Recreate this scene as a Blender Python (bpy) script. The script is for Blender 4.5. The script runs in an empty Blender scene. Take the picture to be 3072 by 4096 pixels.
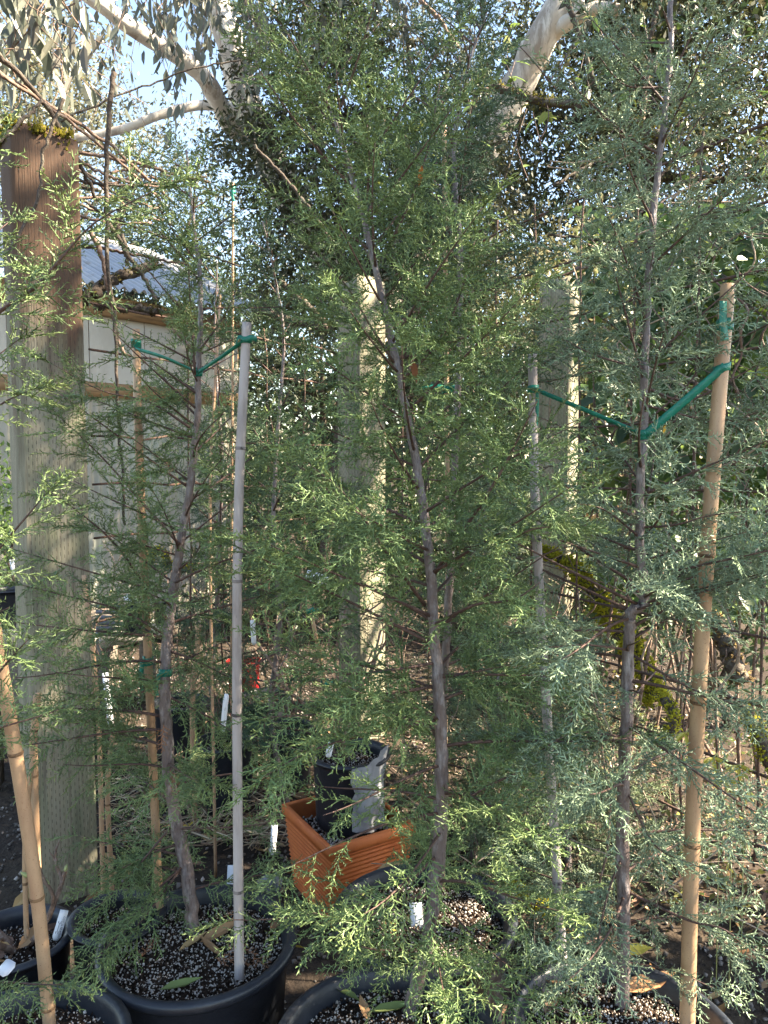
import bpy, math, random
import numpy as np
from mathutils import Vector, Matrix, Euler
rng = np.random.default_rng(7)
random.seed(7)
sc = bpy.context.scene
COL = sc.collection
# ------------------------------------------------------------------ camera
CAM = np.array([0.0, 0.0, 1.48]); PITCH = math.radians(4.0); FPX = 3036.0
cam_d = bpy.data.cameras.new('camera'); cam = bpy.data.objects.new('camera', cam_d); COL.objects.link(cam)
cam.location = CAM; cam.rotation_euler = (math.pi/2 - PITCH, 0, 0)
cam_d.sensor_fit = 'VERTICAL'; cam_d.sensor_height = 36.0; cam_d.lens = 36.0*FPX/4096.0
cam_d.clip_start = 0.05; cam_d.clip_end = 600
sc.camera = cam
# ------------------------------------------------------------------ sky, sun, exposure
SUN_AZ = math.radians(86)      # measured from -Y (behind the camera) towards +X (right)
SUN_EL = math.radians(41)
SUN = np.array([math.sin(SUN_AZ)*math.cos(SUN_EL), -math.cos(SUN_AZ)*math.cos(SUN_EL), math.sin(SUN_EL)])
w = bpy.data.worlds.new('World'); sc.world = w; w.use_nodes = True
nt = w.node_tree; nt.nodes.clear()
sky = nt.nodes.new('ShaderNodeTexSky'); sky.sky_type = 'NISHITA'; sky.sun_disc = False
sky.sun_elevation = SUN_EL; sky.sun_rotation = math.atan2(SUN[0], SUN[1]); sky.air_density = 1.0; sky.dust_density = 0.4; sky.ozone_density = 2.0
bg = nt.nodes.new('ShaderNodeBackground'); bg.inputs[1].default_value = 0.075
wo = nt.nodes.new('ShaderNodeOutputWorld'); nt.links.new(sky.outputs[0], bg.inputs[0]); nt.links.new(bg.outputs[0], wo.inputs[0])
sd = bpy.data.lights.new('sun', 'SUN'); sd.energy = 5.0; sd.angle = math.radians(0.53); sd.color = (1.0, 0.93, 0.82)
so = bpy.data.objects.new('sun', sd); COL.objects.link(so)
so.rotation_euler = Vector(-SUN).to_track_quat('-Z', 'Y').to_euler(); so.location = (8, 0, 8)
sc.view_settings.view_transform = 'Standard'; sc.view_settings.look = 'None'
sc.view_settings.gamma = 1.0; sc.view_settings.use_curve_mapping = False
sc.view_settings.exposure = 3.0
sc.view_settings.use_white_balance = True; sc.view_settings.white_balance_temperature = 7700; sc.view_settings.white_balance_tint = 10

# ------------------------------------------------------------------ pixel helpers (a pixel gives a direction only)
cp, sp = math.cos(PITCH), math.sin(PITCH)
def ray(px, py):
    u = (px-1536)/FPX; v = (2048-py)/FPX
    return np.array([u, cp+v*sp, -sp+v*cp])
def at(px, py, Y):
    d = ray(px, py); return CAM + d*(Y/d[1])
def onz(px, py, z):
    d = ray(px, py); return CAM + d*((z-CAM[2])/d[2])
def path(pts):
    return np.array([at(*p) for p in pts])
def unit(v): return v/(np.linalg.norm(v)+1e-12)

# ------------------------------------------------------------------ materials
MATS = {}
def nmat(name, color, rough=0.6, noise=None, bump=None, spec=0.3, attr=None, trans=0.0, coords='Object', transl=None, metallic=0.0):
    """noise: list of (scale, color2, lo, hi, stretch) layers; bump: (scale, strength, stretch)"""
    m = bpy.data.materials.new(name); m.use_nodes = True; t = m.node_tree; b = t.nodes['Principled BSDF']
    b.inputs['Roughness'].default_value = rough; b.inputs['Specular IOR Level'].default_value = spec; b.inputs['Metallic'].default_value = metallic
    def N(k): return t.nodes.new(k)
    tc = N('ShaderNodeTexCoord')
    def mapped(st):
        mp = N('ShaderNodeMapping'); mp.inputs['Scale'].default_value = st; t.links.new(tc.outputs[coords], mp.inputs['Vector']); return mp.outputs[0]
    if attr:
        a = N('ShaderNodeAttribute'); a.attribute_name = attr; cur = a.outputs['Color']
    else:
        rgb = N('ShaderNodeRGB'); rgb.outputs[0].default_value = (*color, 1); cur = rgb.outputs[0]
    for (s, c2, lo, hi, st) in (noise or []):
        n = N('ShaderNodeTexNoise'); n.inputs['Scale'].default_value = s; n.inputs['Detail'].default_value = 5; n.inputs['Roughness'].default_value = 0.65
        t.links.new(mapped(st), n.inputs['Vector'])
        r = N('ShaderNodeMapRange'); r.inputs['From Min'].default_value = lo; r.inputs['From Max'].default_value = hi; t.links.new(n.outputs['Fac'], r.inputs['Value'])
        mx = N('ShaderNodeMix'); mx.data_type = 'RGBA'; t.links.new(r.outputs[0], mx.inputs['Factor']); t.links.new(cur, mx.inputs['A']); mx.inputs['B'].default_value = (*c2, 1)
        cur = mx.outputs['Result']
    t.links.new(cur, b.inputs['Base Color'])
    if bump:
        n = N('ShaderNodeTexNoise'); n.inputs['Scale'].default_value = bump[0]; n.inputs['Detail'].default_value = 6
        t.links.new(mapped(bump[2]), n.inputs['Vector'])
        bp = N('ShaderNodeBump'); bp.inputs['Strength'].default_value = bump[1]; bp.inputs['Distance'].default_value = 0.01
        t.links.new(n.outputs['Fac'], bp.inputs['Height']); t.links.new(bp.outputs[0], b.inputs['Normal'])
    if transl:
        tr = N('ShaderNodeBsdfTranslucent'); t.links.new(cur, tr.inputs['Color'])
        ms = N('ShaderNodeMixShader'); ms.inputs[0].default_value = transl
        t.links.new(b.outputs[0], ms.inputs[1]); t.links.new(tr.outputs[0], ms.inputs[2])
        t.links.new(ms.outputs[0], t.nodes['Material Output'].inputs['Surface'])
    MATS[name] = m
    return m
I3 = (1, 1, 1)
nmat('needle', (0.1, 0.17, 0.08), 0.5, attr='tint', spec=0.4, transl=0.12)
nmat('leaf', (0.1, 0.15, 0.06), 0.45, attr='tint', spec=0.45, transl=0.35)
nmat('drytint', (0.3, 0.2, 0.1), 0.8, attr='tint', spec=0.15)
nmat('trunkbark', (0.15, 0.115, 0.11), 0.42, [(60, (0.30, 0.27, 0.27), 0.5, 0.7, (1, 1, .35)), (120, (0.045, 0.03, 0.027), 0.56, 0.7, (1, 1, .2))], (140, 0.7, (1, 1, .35)), spec=0.5)
nmat('twigbark', (0.085, 0.05, 0.042), 0.6, [(90, (0.16, 0.10, 0.08), 0.5, 0.7, I3)], (200, 0.4, I3))
nmat('canebark', (0.15, 0.095, 0.07), 0.75, [(40, (0.28, 0.21, 0.17), 0.48, 0.68, I3)], (120, 0.6, I3))
nmat('darkbark', (0.06, 0.045, 0.035), 0.85, [(30, (0.15, 0.13, 0.1), 0.5, 0.7, I3)], (60, 1.0, I3))
nmat('gumbark', (0.62, 0.56, 0.49), 0.55, [(2.2, (0.36, 0.30, 0.25), 0.52, 0.6, (2, 2, .6)), (6, (0.75, 0.71, 0.66), 0.55, 0.66, (2, 2, .5)), (40, (0.3, 0.24, 0.2), 0.62, 0.75, (1, 1, 1))], (15, 0.25, I3))
nmat('bamboo', (0.41, 0.265, 0.16), 0.45, [(25, (0.34, 0.205, 0.125), 0.42, 0.62, (1, 1, .25)), (380, (0.16, 0.08, 0.04), 0.60, 0.70, (1, 1, .8))], (90, 0.12, (1, 1, .15)), spec=0.4)
nmat('bleached', (0.42, 0.375, 0.36), 0.7, [(30, (0.30, 0.255, 0.24), 0.42, 0.62, (1, 1, .15)), (200, (0.09, 0.08, 0.08), 0.66, 0.74, (1, 1, .1))], (120, 0.3, (1, 1, .1)))
nmat('bamboonode', (0.20, 0.115, 0.06), 0.6, [(80, (0.09, 0.05, 0.03), 0.45, 0.6, I3)])
nmat('bleachnode', (0.22, 0.19, 0.18), 0.7, [(80, (0.07, 0.06, 0.06), 0.5, 0.6, I3)])
nmat('lath', (0.55, 0.37, 0.24), 0.7, [(30, (0.4, 0.27, 0.18), 0.45, 0.65, (1, 1, .1))])
nmat('ribbon', (0.0, 0.19, 0.135), 0.35, [(60, (0.005, 0.27, 0.19), 0.4, 0.7, I3)], (120, 0.25, I3), spec=0.6, transl=0.25)
nmat('potplastic', (0.014, 0.017, 0.024), 0.42, [(14, (0.03, 0.033, 0.04), 0.5, 0.7, I3), (160, (0.10, 0.10, 0.10), 0.66, 0.78, (1, 1, .3))], (70, 0.12, I3), spec=0.5)
nmat('soil', (0.034, 0.023, 0.017), 0.95, [(120, (0.085, 0.056, 0.04), 0.5, 0.65, I3)], (160, 1.0, I3), spec=0.1)
nmat('perlite', (0.52, 0.475, 0.43), 0.85, [(60, (0.33, 0.265, 0.21), 0.48, 0.64, I3)], spec=0.2)
nmat('gravel', (0.13, 0.115, 0.105), 0.9, attr='tint', spec=0.2)
nmat('groundmat', (0.042, 0.032, 0.026), 0.95, [(1.6, (0.062, 0.047, 0.034), 0.45, 0.6, I3), (35, (0.03, 0.024, 0.02), 0.48, 0.62, I3), (90, (0.13, 0.105, 0.08), 0.62, 0.72, I3)], (60, 1.0, I3), spec=0.1)
nmat('terracotta', (0.55, 0.15, 0.045), 0.6, [(12, (0.46, 0.11, 0.035), 0.45, 0.65, I3)], (90, 0.1, I3), spec=0.3)
nmat('rust', (0.075, 0.046, 0.036), 0.8, [(45, (0.15, 0.08, 0.055), 0.48, 0.68, I3)], (120, 0.6, I3))
nmat('moss', (0.16, 0.15, 0.02), 0.95, attr='tint', spec=0.1, transl=0.2)
nmat('tagwhite', (0.72, 0.73, 0.76), 0.45, [(18, (0.6, 0.6, 0.62), 0.5, 0.75, I3)])
nmat('tagink', (0.03, 0.03, 0.045), 0.6)
nmat('roofmetal', (0.36, 0.37, 0.39), 0.38, [(2.5, (0.42, 0.41, 0.4), 0.45, 0.65, I3), (9, (0.28, 0.24, 0.2), 0.6, 0.75, (1, 1, 1))], metallic=0.25)
nmat('polycarb', (0.36, 0.34, 0.29), 0.5, [(3, (0.29, 0.265, 0.21), 0.45, 0.65, (1, 1, .4)), (1.2, (0.25, 0.33, 0.25), 0.52, 0.7, (1, 1, .3))])
nmat('polyflat', (0.40, 0.38, 0.34), 0.4, [(3, (0.32, 0.30, 0.26), 0.45, 0.65, (1, 1, .4))])
nmat('boards', (0.27, 0.165, 0.085), 0.75, [(14, (0.16, 0.1, 0.055), 0.45, 0.65, (.2, .2, 3))])
nmat('greyboard', (0.46, 0.44, 0.39), 0.75, [(14, (0.33, 0.31, 0.26), 0.45, 0.65, (3, .3, 3))])
nmat('greyplastic', (0.26, 0.27, 0.29), 0.3, [(10, (0.15, 0.155, 0.17), 0.45, 0.65, I3)], (12, 0.8, I3), spec=0.5)
nmat('pipe', (0.16, 0.16, 0.17), 0.5, [(20, (0.3, 0.3, 0.3), 0.55, 0.7, I3)])
nmat('redplastic', (0.42, 0.015, 0.02), 0.4)
nmat('benchwood', (0.12, 0.10, 0.08), 0.85, [(14, (0.2, 0.17, 0.14), 0.5, 0.65, (3, .3, 3))])
nmat('budgreen', (.30, .33, .14), .6)
nmat('palestem', (.36, .28, .21), .8, [(40, (.22, .16, .12), .45, .65, I3)], (120, .4, I3))
def post_mat():
    m = nmat('postwood', (0.25, 0.23, 0.17), 0.85, [(5, (0.17, 0.175, 0.115), 0.45, 0.62, (2, 2, .35)), (26, (0.13, 0.11, 0.085), 0.5, 0.68, (3, 3, .12)), (70, (0.36, 0.33, 0.25), 0.6, 0.72, (3, 3, .08))], (60, 0.5, (3, 3, .12)), spec=0.15)
    t = m.node_tree; N = t.nodes.new; L = t.links.new; b = t.nodes['Principled BSDF']
    tc = N('ShaderNodeTexCoord'); sx = N('ShaderNodeSeparateXYZ'); L(tc.outputs['Object'], sx.inputs[0])
    def M(op, a, c=None, d=None):
        n = N('ShaderNodeMath'); n.operation = op
        for i, v in enumerate((a, c, d)):
            if v is None: continue
            if isinstance(v, (int, float)): n.inputs[i].default_value = v
            else: L(v, n.inputs[i])
        return n.outputs[0]
    # brown damp staining of the head of each post (a stain with its own ragged lower edge)
    nz = N('ShaderNodeTexNoise'); nz.inputs['Scale'].default_value = 5; nz.inputs['Detail'].default_value = 5
    mp = N('ShaderNodeMapping'); mp.inputs['Scale'].default_value = (3, 3, .5); L(tc.outputs['Object'], mp.inputs[0]); L(mp.outputs[0], nz.inputs['Vector'])
    zz = M('ADD', sx.outputs[2], M('MULTIPLY', M('SUBTRACT', nz.outputs['Fac'], 0.5), 1.4))
    r = N('ShaderNodeMapRange'); r.inputs['From Min'].default_value = 1.6; r.inputs['From Max'].default_value = 2.05; L(zz, r.inputs[0])
    oi = N('ShaderNodeObjectInfo'); r2 = M('MULTIPLY', r.outputs[0], M('ADD', M('MULTIPLY', M('GREATER_THAN', oi.outputs['Object Index'], 0.5), .85), .12))
    old = b.inputs['Base Color'].links[0].from_socket
    mx = N('ShaderNodeMix'); mx.data_type = 'RGBA'; L(r2, mx.inputs['Factor']); L(old, mx.inputs['A']); mx.inputs['B'].default_value = (0.085, 0.05, 0.034, 1)
    # treatment incisions: staggered short vertical slits
    u = M('MULTIPLY', M('ADD', sx.outputs[0], sx.outputs[1]), 1/0.0125)
    col = M('FLOOR', u)
    hsh = M('FRACT', M('MULTIPLY', M('SINE', M('MULTIPLY', col, 12.9898)), 43758.5))
    v = M('ADD', M('MULTIPLY', sx.outputs[2], 1/0.027), M('ADD', M('MULTIPLY', M('MODULO', col, 2.0), 0.5), M('MULTIPLY', hsh, 0.25)))
    du = M('ABSOLUTE', M('SUBTRACT', M('FRACT', u), 0.5)); dv = M('ABSOLUTE', M('SUBTRACT', M('FRACT', v), 0.5))
    hit = M('MULTIPLY', M('LESS_THAN', du, 0.10), M('LESS_THAN', dv, 0.21))
    m2 = N('ShaderNodeMix'); m2.data_type = 'RGBA'; L(M('MULTIPLY', hit, 0.6), m2.inputs['Factor']); L(mx.outputs['Result'], m2.inputs['A']); m2.inputs['B'].default_value = (0.05, 0.042, 0.035, 1)
    L(m2.outputs['Result'], b.inputs['Base Color'])
post_mat()

# ------------------------------------------------------------------ mesh helpers
def mk(name, V, F, mat, parent=None, smooth=False, tint=None, kind=None, label=None):
    """V (n,3) world coords; F: list of index arrays (each (k,3) or (k,4)); tint: (n,3) point colours"""
    V = np.asarray(V, dtype=np.float64)
    if isinstance(F, np.ndarray): F = [F]
    F = [np.asarray(f, dtype=np.int32) for f in F if len(f)]
    base = np.zeros(3)
    if parent is not None:
        p = parent
        while p is not None: base = base + np.array(p.location); p = p.parent
    me = bpy.data.meshes.new(name)
    me.vertices.add(len(V)); me.vertices.foreach_set('co', (V-base).astype(np.float32).ravel())
    idx = np.concatenate([f.ravel() for f in F]); tot = np.concatenate([np.full(len(f), f.shape[1], np.int32) for f in F])
    st = np.concatenate([[0], np.cumsum(tot)[:-1]]).astype(np.int32)
    me.loops.add(len(idx)); me.loops.foreach_set('vertex_index', idx)
    me.polygons.add(len(tot)); me.polygons.foreach_set('loop_start', st); me.polygons.foreach_set('loop_total', tot)
    if smooth: me.polygons.foreach_set('use_smooth', np.ones(len(tot), bool))
    if tint is not None:
        a = me.attributes.new('tint', 'FLOAT_COLOR', 'POINT')
        c = np.ones((len(V), 4), np.float32); c[:, :3] = tint; a.data.foreach_set('color', c.ravel())
    me.update(calc_edges=True); me.validate()
    me.materials.append(MATS[mat])
    o = bpy.data.objects.new(name, me); COL.objects.link(o)
    if parent is not None: o.parent = parent
    if kind: o['kind'] = kind
    if label: o['label'] = label
    return o
def tag(o, label, cat=None, group=None, kind=None):
    o['label'] = label
    if cat: o['category'] = cat
    if group: o['group'] = group
    if kind: o['kind'] = kind
    return o
def thing(name, loc, label, cat, group=None):
    o = bpy.data.objects.new(name, None); o.empty_display_size = 0.05; COL.objects.link(o); o.location = tuple(float(x) for x in loc)
    return tag(o, label, cat, group)
class MB:
    def __init__(s): s.V = []; s.F = []; s.T = []; s.n = 0
    def add(s, V, F, tint=None):
        V = np.asarray(V, float)
        if isinstance(F, np.ndarray): F = [F]
        for f in F:
            if len(f): s.F.append(np.asarray(f, int)+s.n)
        s.V.append(V); s.n += len(V)
        if tint is not None: s.T.append(np.broadcast_to(np.asarray(tint, float), V.shape))
        return s
    def build(s, name, mat, parent=None, **k):
        return mk(name, np.concatenate(s.V), s.F, mat, parent, tint=np.concatenate(s.T) if s.T else None, **k)
def frames(P):
    T = np.gradient(P, axis=0); T /= np.linalg.norm(T, axis=1)[:, None]+1e-12
    a = np.array([0, 0, 1.0]) if abs(T[0][2]) < 0.9 else np.array([1.0, 0, 0])
    u = unit(np.cross(T[0], a)); U = []
    for t in T:
        u = unit(u-t*np.dot(u, t)); U.append(u)
    U = np.array(U); W = np.cross(T, U)
    return T, U, W
def tube(P, R, n=8, cap=True):
    P = np.asarray(P, float); R = np.broadcast_to(np.asarray(R, float), (len(P),))
    T, U, W = frames(P)
    a = np.arange(n)*2*math.pi/n
    V = P[:, None, :] + R[:, None, None]*(np.cos(a)[None, :, None]*U[:, None, :]+np.sin(a)[None, :, None]*W[:, None, :])
    V = V.reshape(-1, 3); k = len(P)
    i = np.arange(k-1)[:, None]*n; j = np.arange(n)[None, :]; j2 = (j+1) % n
    F = np.stack([i+j, i+j2, i+n+j2, i+n+j], -1).reshape(-1, 4)
    Fs = [F]
    if cap:
        V = np.vstack([V, P[0], P[-1]]); c0, c1 = k*n, k*n+1
        jj = np.arange(n); jn = (jj+1) % n
        Fs.append(np.stack([np.full(n, c0), jn, jj], -1)); Fs.append(np.stack([np.full(n, c1), (k-1)*n+jj, (k-1)*n+jn], -1))
    return V, Fs
def smoothpath(P, n=40, jitter=0.0):
    """Catmull-Rom through the points"""
    P = np.asarray(P, float)
    if len(P) == 2: P = np.array([P[0], P[0]*.67+P[1]*.33, P[0]*.33+P[1]*.67, P[1]])
    Q = np.vstack([2*P[0]-P[1], P, 2*P[-1]-P[-2]]); m = len(P)-1
    out = []
    for s in np.linspace(0, m-1e-6, n):
        i = int(s); t = s-i; a, b, c, d = Q[i:i+4]
        out.append(0.5*((2*b)+(-a+c)*t+(2*a-5*b+4*c-d)*t*t+(-a+3*b-3*c+d)*t**3))
    out = np.array(out)
    if jitter: out[1:-1] += rng.normal(0, jitter, out[1:-1].shape)
    return out
def lathe(prof, n=48, c=(0, 0, 0)):
    prof = np.asarray(prof, float); k = len(prof); a = np.arange(n)*2*math.pi/n
    V = np.stack([prof[:, 0, None]*np.cos(a), prof[:, 0, None]*np.sin(a), np.repeat(prof[:, 1, None], n, 1)], -1).reshape(-1, 3)+np.asarray(c)
    i = np.arange(k-1)[:, None]*n; j = np.arange(n)[None, :]; j2 = (j+1) % n
    return V, [np.stack([i+j, i+j2, i+n+j2, i+n+j], -1).reshape(-1, 4)]
def box(c, s, bev=0.0):
    c = np.asarray(c, float); h = np.asarray(s, float)/2
    if not bev:
        V = np.array([[x, y, z] for x in (-1, 1) for y in (-1, 1) for z in (-1, 1)])*h+c
        return V, [np.array([[0, 1, 3, 2], [4, 6, 7, 5], [0, 4, 5, 1], [2, 3, 7, 6], [0, 2, 6, 4], [1, 5, 7, 3]])]
    b = bev; V = []
    ring = [(-h[0]+b, -h[1]), (h[0]-b, -h[1]), (h[0], -h[1]+b), (h[0], h[1]-b), (h[0]-b, h[1]), (-h[0]+b, h[1]), (-h[0], h[1]-b), (-h[0], -h[1]+b)]
    for z, k in ((-h[2], 1), (h[2]-b, 1), (h[2], 1-b/max(h[0], 1e-6))):
        V += [(x*k, y*k, z) for x, y in ring]
    V = np.array(V)+c; F = []
    for r in range(2): F += [[r*8+j, r*8+(j+1) % 8, r*8+8+(j+1) % 8, r*8+8+j] for j in range(8)]
    T = [[16, 16+j, 16+j+1] for j in range(1, 7)]+[[0, j+1, j] for j in range(1, 7)]
    return V, [np.array(F), np.array(T)]
def ribbon(P, wd, up=(0, 0, 1), twist=0.0, thick=0.0006):
    P = np.asarray(P, float); T, _, _ = frames(P); n = len(P); V = []
    for i, (p, t) in enumerate(zip(P, T)):
        s = unit(np.array(up)-t*np.dot(up, t)); b = np.cross(t, s); a = twist*i/(n-1)
        d = s*math.cos(a)+b*math.sin(a); nrm = np.cross(t, d)
        V += [p+d*wd/2+nrm*thick, p-d*wd/2+nrm*thick, p-d*wd/2-nrm*thick, p+d*wd/2-nrm*thick]
    F = [[i*4+k, i*4+(k+1) % 4, i*4+4+(k+1) % 4, i*4+4+k] for i in range(n-1) for k in range(4)]
    F += [[0, 3, 2, 1], [(n-1)*4, (n-1)*4+1, (n-1)*4+2, (n-1)*4+3]]
    return np.array(V), [np.array(F)]
def inst(tv, tf, M, T):
    """instances of a template realised: M (N,3,3), T (N,3)"""
    N = len(T); nv = len(tv)
    V = np.einsum('nij,vj->nvi', M, tv)+T[:, None, :]
    F = (tf[None]+(np.arange(N)*nv)[:, None, None]).reshape(-1, tf.shape[1])
    return V.reshape(-1, 3), F
def rot_rand(N):
    q = rng.normal(size=(N, 4)); q /= np.linalg.norm(q, axis=1)[:, None]; a, b, c, d = q.T
    return np.stack([np.stack([1-2*(c*c+d*d), 2*(b*c-a*d), 2*(b*d+a*c)], -1), np.stack([2*(b*c+a*d), 1-2*(b*b+d*d), 2*(c*d-a*b)], -1), np.stack([2*(b*d-a*c), 2*(c*d+a*b), 1-2*(b*b+c*c)], -1)], 1)
def basis(D, up):
    """columns: x = D, y = side, z = normal near up"""
    X = D/(np.linalg.norm(D, axis=1)[:, None]+1e-12)
    Yv = np.cross(up, X); Yv /= np.linalg.norm(Yv, axis=1)[:, None]+1e-9
    Z = np.cross(X, Yv)
    return np.stack([X, Yv, Z], -1)
DIAMOND = (np.array([[0, 0, 0], [.45, .19, .03], [1, 0, -.04], [.45, -.19, .03]]), np.array([[0, 1, 2, 3]]))
LEAF6 = (np.array([[0, 0, 0], [.28, .16, .05], [.65, .15, .03], [1, 0, -.08], [.65, -.15, .03], [.28, -.16, .05], [.3, 0, 0], [.66, 0, -.02]]),
         np.array([[0, 6, 1, 1], [6, 7, 2, 1], [7, 3, 2, 2], [0, 5, 6, 6], [5, 4, 7, 6], [4, 3, 7, 7]]))
# LEAF6 as triangles only
LEAF6 = (LEAF6[0], np.array([[0, 6, 1], [1, 6, 7], [1, 7, 2], [2, 7, 3], [0, 5, 6], [5, 4, 7], [5, 7, 6], [4, 3, 7]]))
OCTA = (np.array([[1, 0, 0], [-1, 0, 0], [0, 1, 0], [0, -1, 0], [0, 0, 1], [0, 0, -1.]]), np.array([[0, 2, 4], [2, 1, 4], [1, 3, 4], [3, 0, 4], [2, 0, 5], [1, 2, 5], [3, 1, 5], [0, 3, 5]]))

# ================================================================== GROUND
def ground():
    n = 90; g = np.linspace(-1, 1, n); g = np.sign(g)*np.abs(g)**2.6*150
    X, Y = np.meshgrid(g, g+3.0)
    Z = 0.02*np.sin(X*2.1+1)*np.cos(Y*1.7)*(np.abs(X) < 8)*(np.abs(Y) < 12)-0.02
    V = np.stack([X, Y, Z], -1).reshape(-1, 3)
    i = np.arange(n-1)[:, None]*n+np.arange(n-1)[None, :]
    F = np.stack([i, i+1, i+n+1, i+n], -1).reshape(-1, 4)
    o = mk('ground', V, F, 'groundmat', smooth=True); tag(o, 'brown earth and bark ground between the pots', kind='structure')
    N = 13000
    x = rng.uniform(-2.0, 2.2, N); y = 0.9+rng.random(N)**1.4*5.0
    s = rng.uniform(.004, .012, N)*(1+.5*(rng.random(N) < .1))
    M = rot_rand(N)*(s[:, None]*rng.uniform(.6, 1.1, (N, 3)))[:, None, :]
    T = np.stack([x, y, 0.02*np.sin(x*2.1+1)*np.cos(y*1.7)-.02+s*.5], -1)
    V, F = inst(*OCTA, M, T)
    c = np.array([.12, .105, .095])*rng.uniform(.5, 1.7, (N, 1))*np.where(rng.random((N, 1)) < .14, 2.2, 1)
    o = mk('gravel', V, F, 'gravel', tint=np.repeat(np.minimum(c, .6), 6, 0)); tag(o, 'grey and pale gravel lying between the black pots', 'gravel', kind='stuff')
ground()

# ================================================================== FENCE POSTS
def moss_tufts(pts, nrm, n, size, mat='moss', c0=(.16, .15, .02), c1=(.07, .08, .012)):
    """small upright leafy tufts around given points"""
    idx = rng.integers(0, len(pts), n); P = pts[idx]+rng.normal(0, size*.5, (n, 3)); D = nrm[idx]+rng.normal(0, .55, (n, 3))
    tv = np.array([[0, .35, 0], [0, -.2, .3], [0, -.2, -.3], [1, 0, 0]]); tf = np.array([[0, 1, 3], [1, 2, 3], [2, 0, 3]])
    s = size*rng.uniform(.4, 1.2, n)
    M = basis(D, rng.normal(size=(n, 3)))*s[:, None, None]
    V, F = inst(tv, tf, M, P)
    k = rng.random((n, 1)); c = np.array(c0)*k+np.array(c1)*(1-k)
    return V, F, np.repeat(c, 4, 0)
POSTS = {}
def fence_post(px, Y, top_py, yaw, s, label, moss=0):
    b = at(px, 2200, Y); base = np.array([b[0], Y, 0.0]); h = at(px, top_py, Y)[2]
    root = thing('fence_post', base, label, 'post', 'weathered square fence posts')
    root.rotation_euler = (0, 0, yaw)
    # shaft with slightly uneven sides and chipped, sloping top; mesh is local to the post so the incisions follow the faces
    nz = 24; V = []
    ring = []
    for k in range(4):
        a = [(-1, -1), (1, -1), (1, 1), (-1, 1)][k]; c = [(-1, -1), (1, -1), (1, 1), (-1, 1)][(k+1) % 4]
        for t in (0.05, 0.35, 0.65, 0.95): ring.append((a[0]*(1-t)+c[0]*t, a[1]*(1-t)+c[1]*t))
    m = len(ring)
    for i in range(nz+1):
        z = -0.3+(h+.3)*i/nz
        for j, (x, y) in enumerate(ring):
            zz = z if i < nz else h+rng.normal(0, .004)+.012*math.sin(j*1.3)
            e = 1+rng.normal(0, .006)
            V.append((x*s/2*e, y*s/2*e, zz))
    V = np.array(V); i = np.arange(nz)[:, None]*m; j = np.arange(m)[None]; j2 = (j+1) % m
    F = [np.stack([i+j, i+j2, i+m+j2, i+m+j], -1).reshape(-1, 4)]
    V = np.vstack([V, [[0, 0, h-.005]]]); top = nz*m+np.arange(m); F.append(np.stack([top, nz*m+(np.arange(m)+1) % m, np.full(m, len(V)-1)], -1))
    sh = mk('shaft', V+base, F, 'postwood', root)
    if moss:
        sh.pass_index = 1
        ex = rng.uniform(-1, 1, (400, 2)); k = rng.random(400) < .75
        ex[k] = np.clip(ex[k]*1.6, -1, 1)
        pts = np.column_stack([ex*s/2*1.03, np.full(400, h+.004)+np.where(k, -abs(rng.normal(0, .012, 400)), 0)])
        nr = np.tile([0, 0, 1.0], (400, 1)); nr[:, :2] += ex*.4
        keep = np.sin(pts[:, 0]*40+1)+np.sin(pts[:, 1]*33) > -.6
        V, F, T = moss_tufts(pts[keep]+base, nr[keep], moss, .016, c0=(.2, .17, .02), c1=(.06, .055, .012))
        mk('moss', V, F, 'moss', root, tint=T, kind='stuff')
    POSTS[label] = (base, h)
    return base, h
postL, hL = fence_post(205, 2.55, 565, math.radians(36), .20, 'thick weathered fence post with moss on its brown top beside the shed', 1500)
postM, hM = fence_post(1447, 4.0, 1130, math.radians(42), .184, 'grey fence post with sunlit right face behind the middle cypress')
postR, hR = fence_post(2225, 4.4, 1125, math.radians(58), .184, 'pale fence post behind the grey stake, near the leafy hedge')

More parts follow.
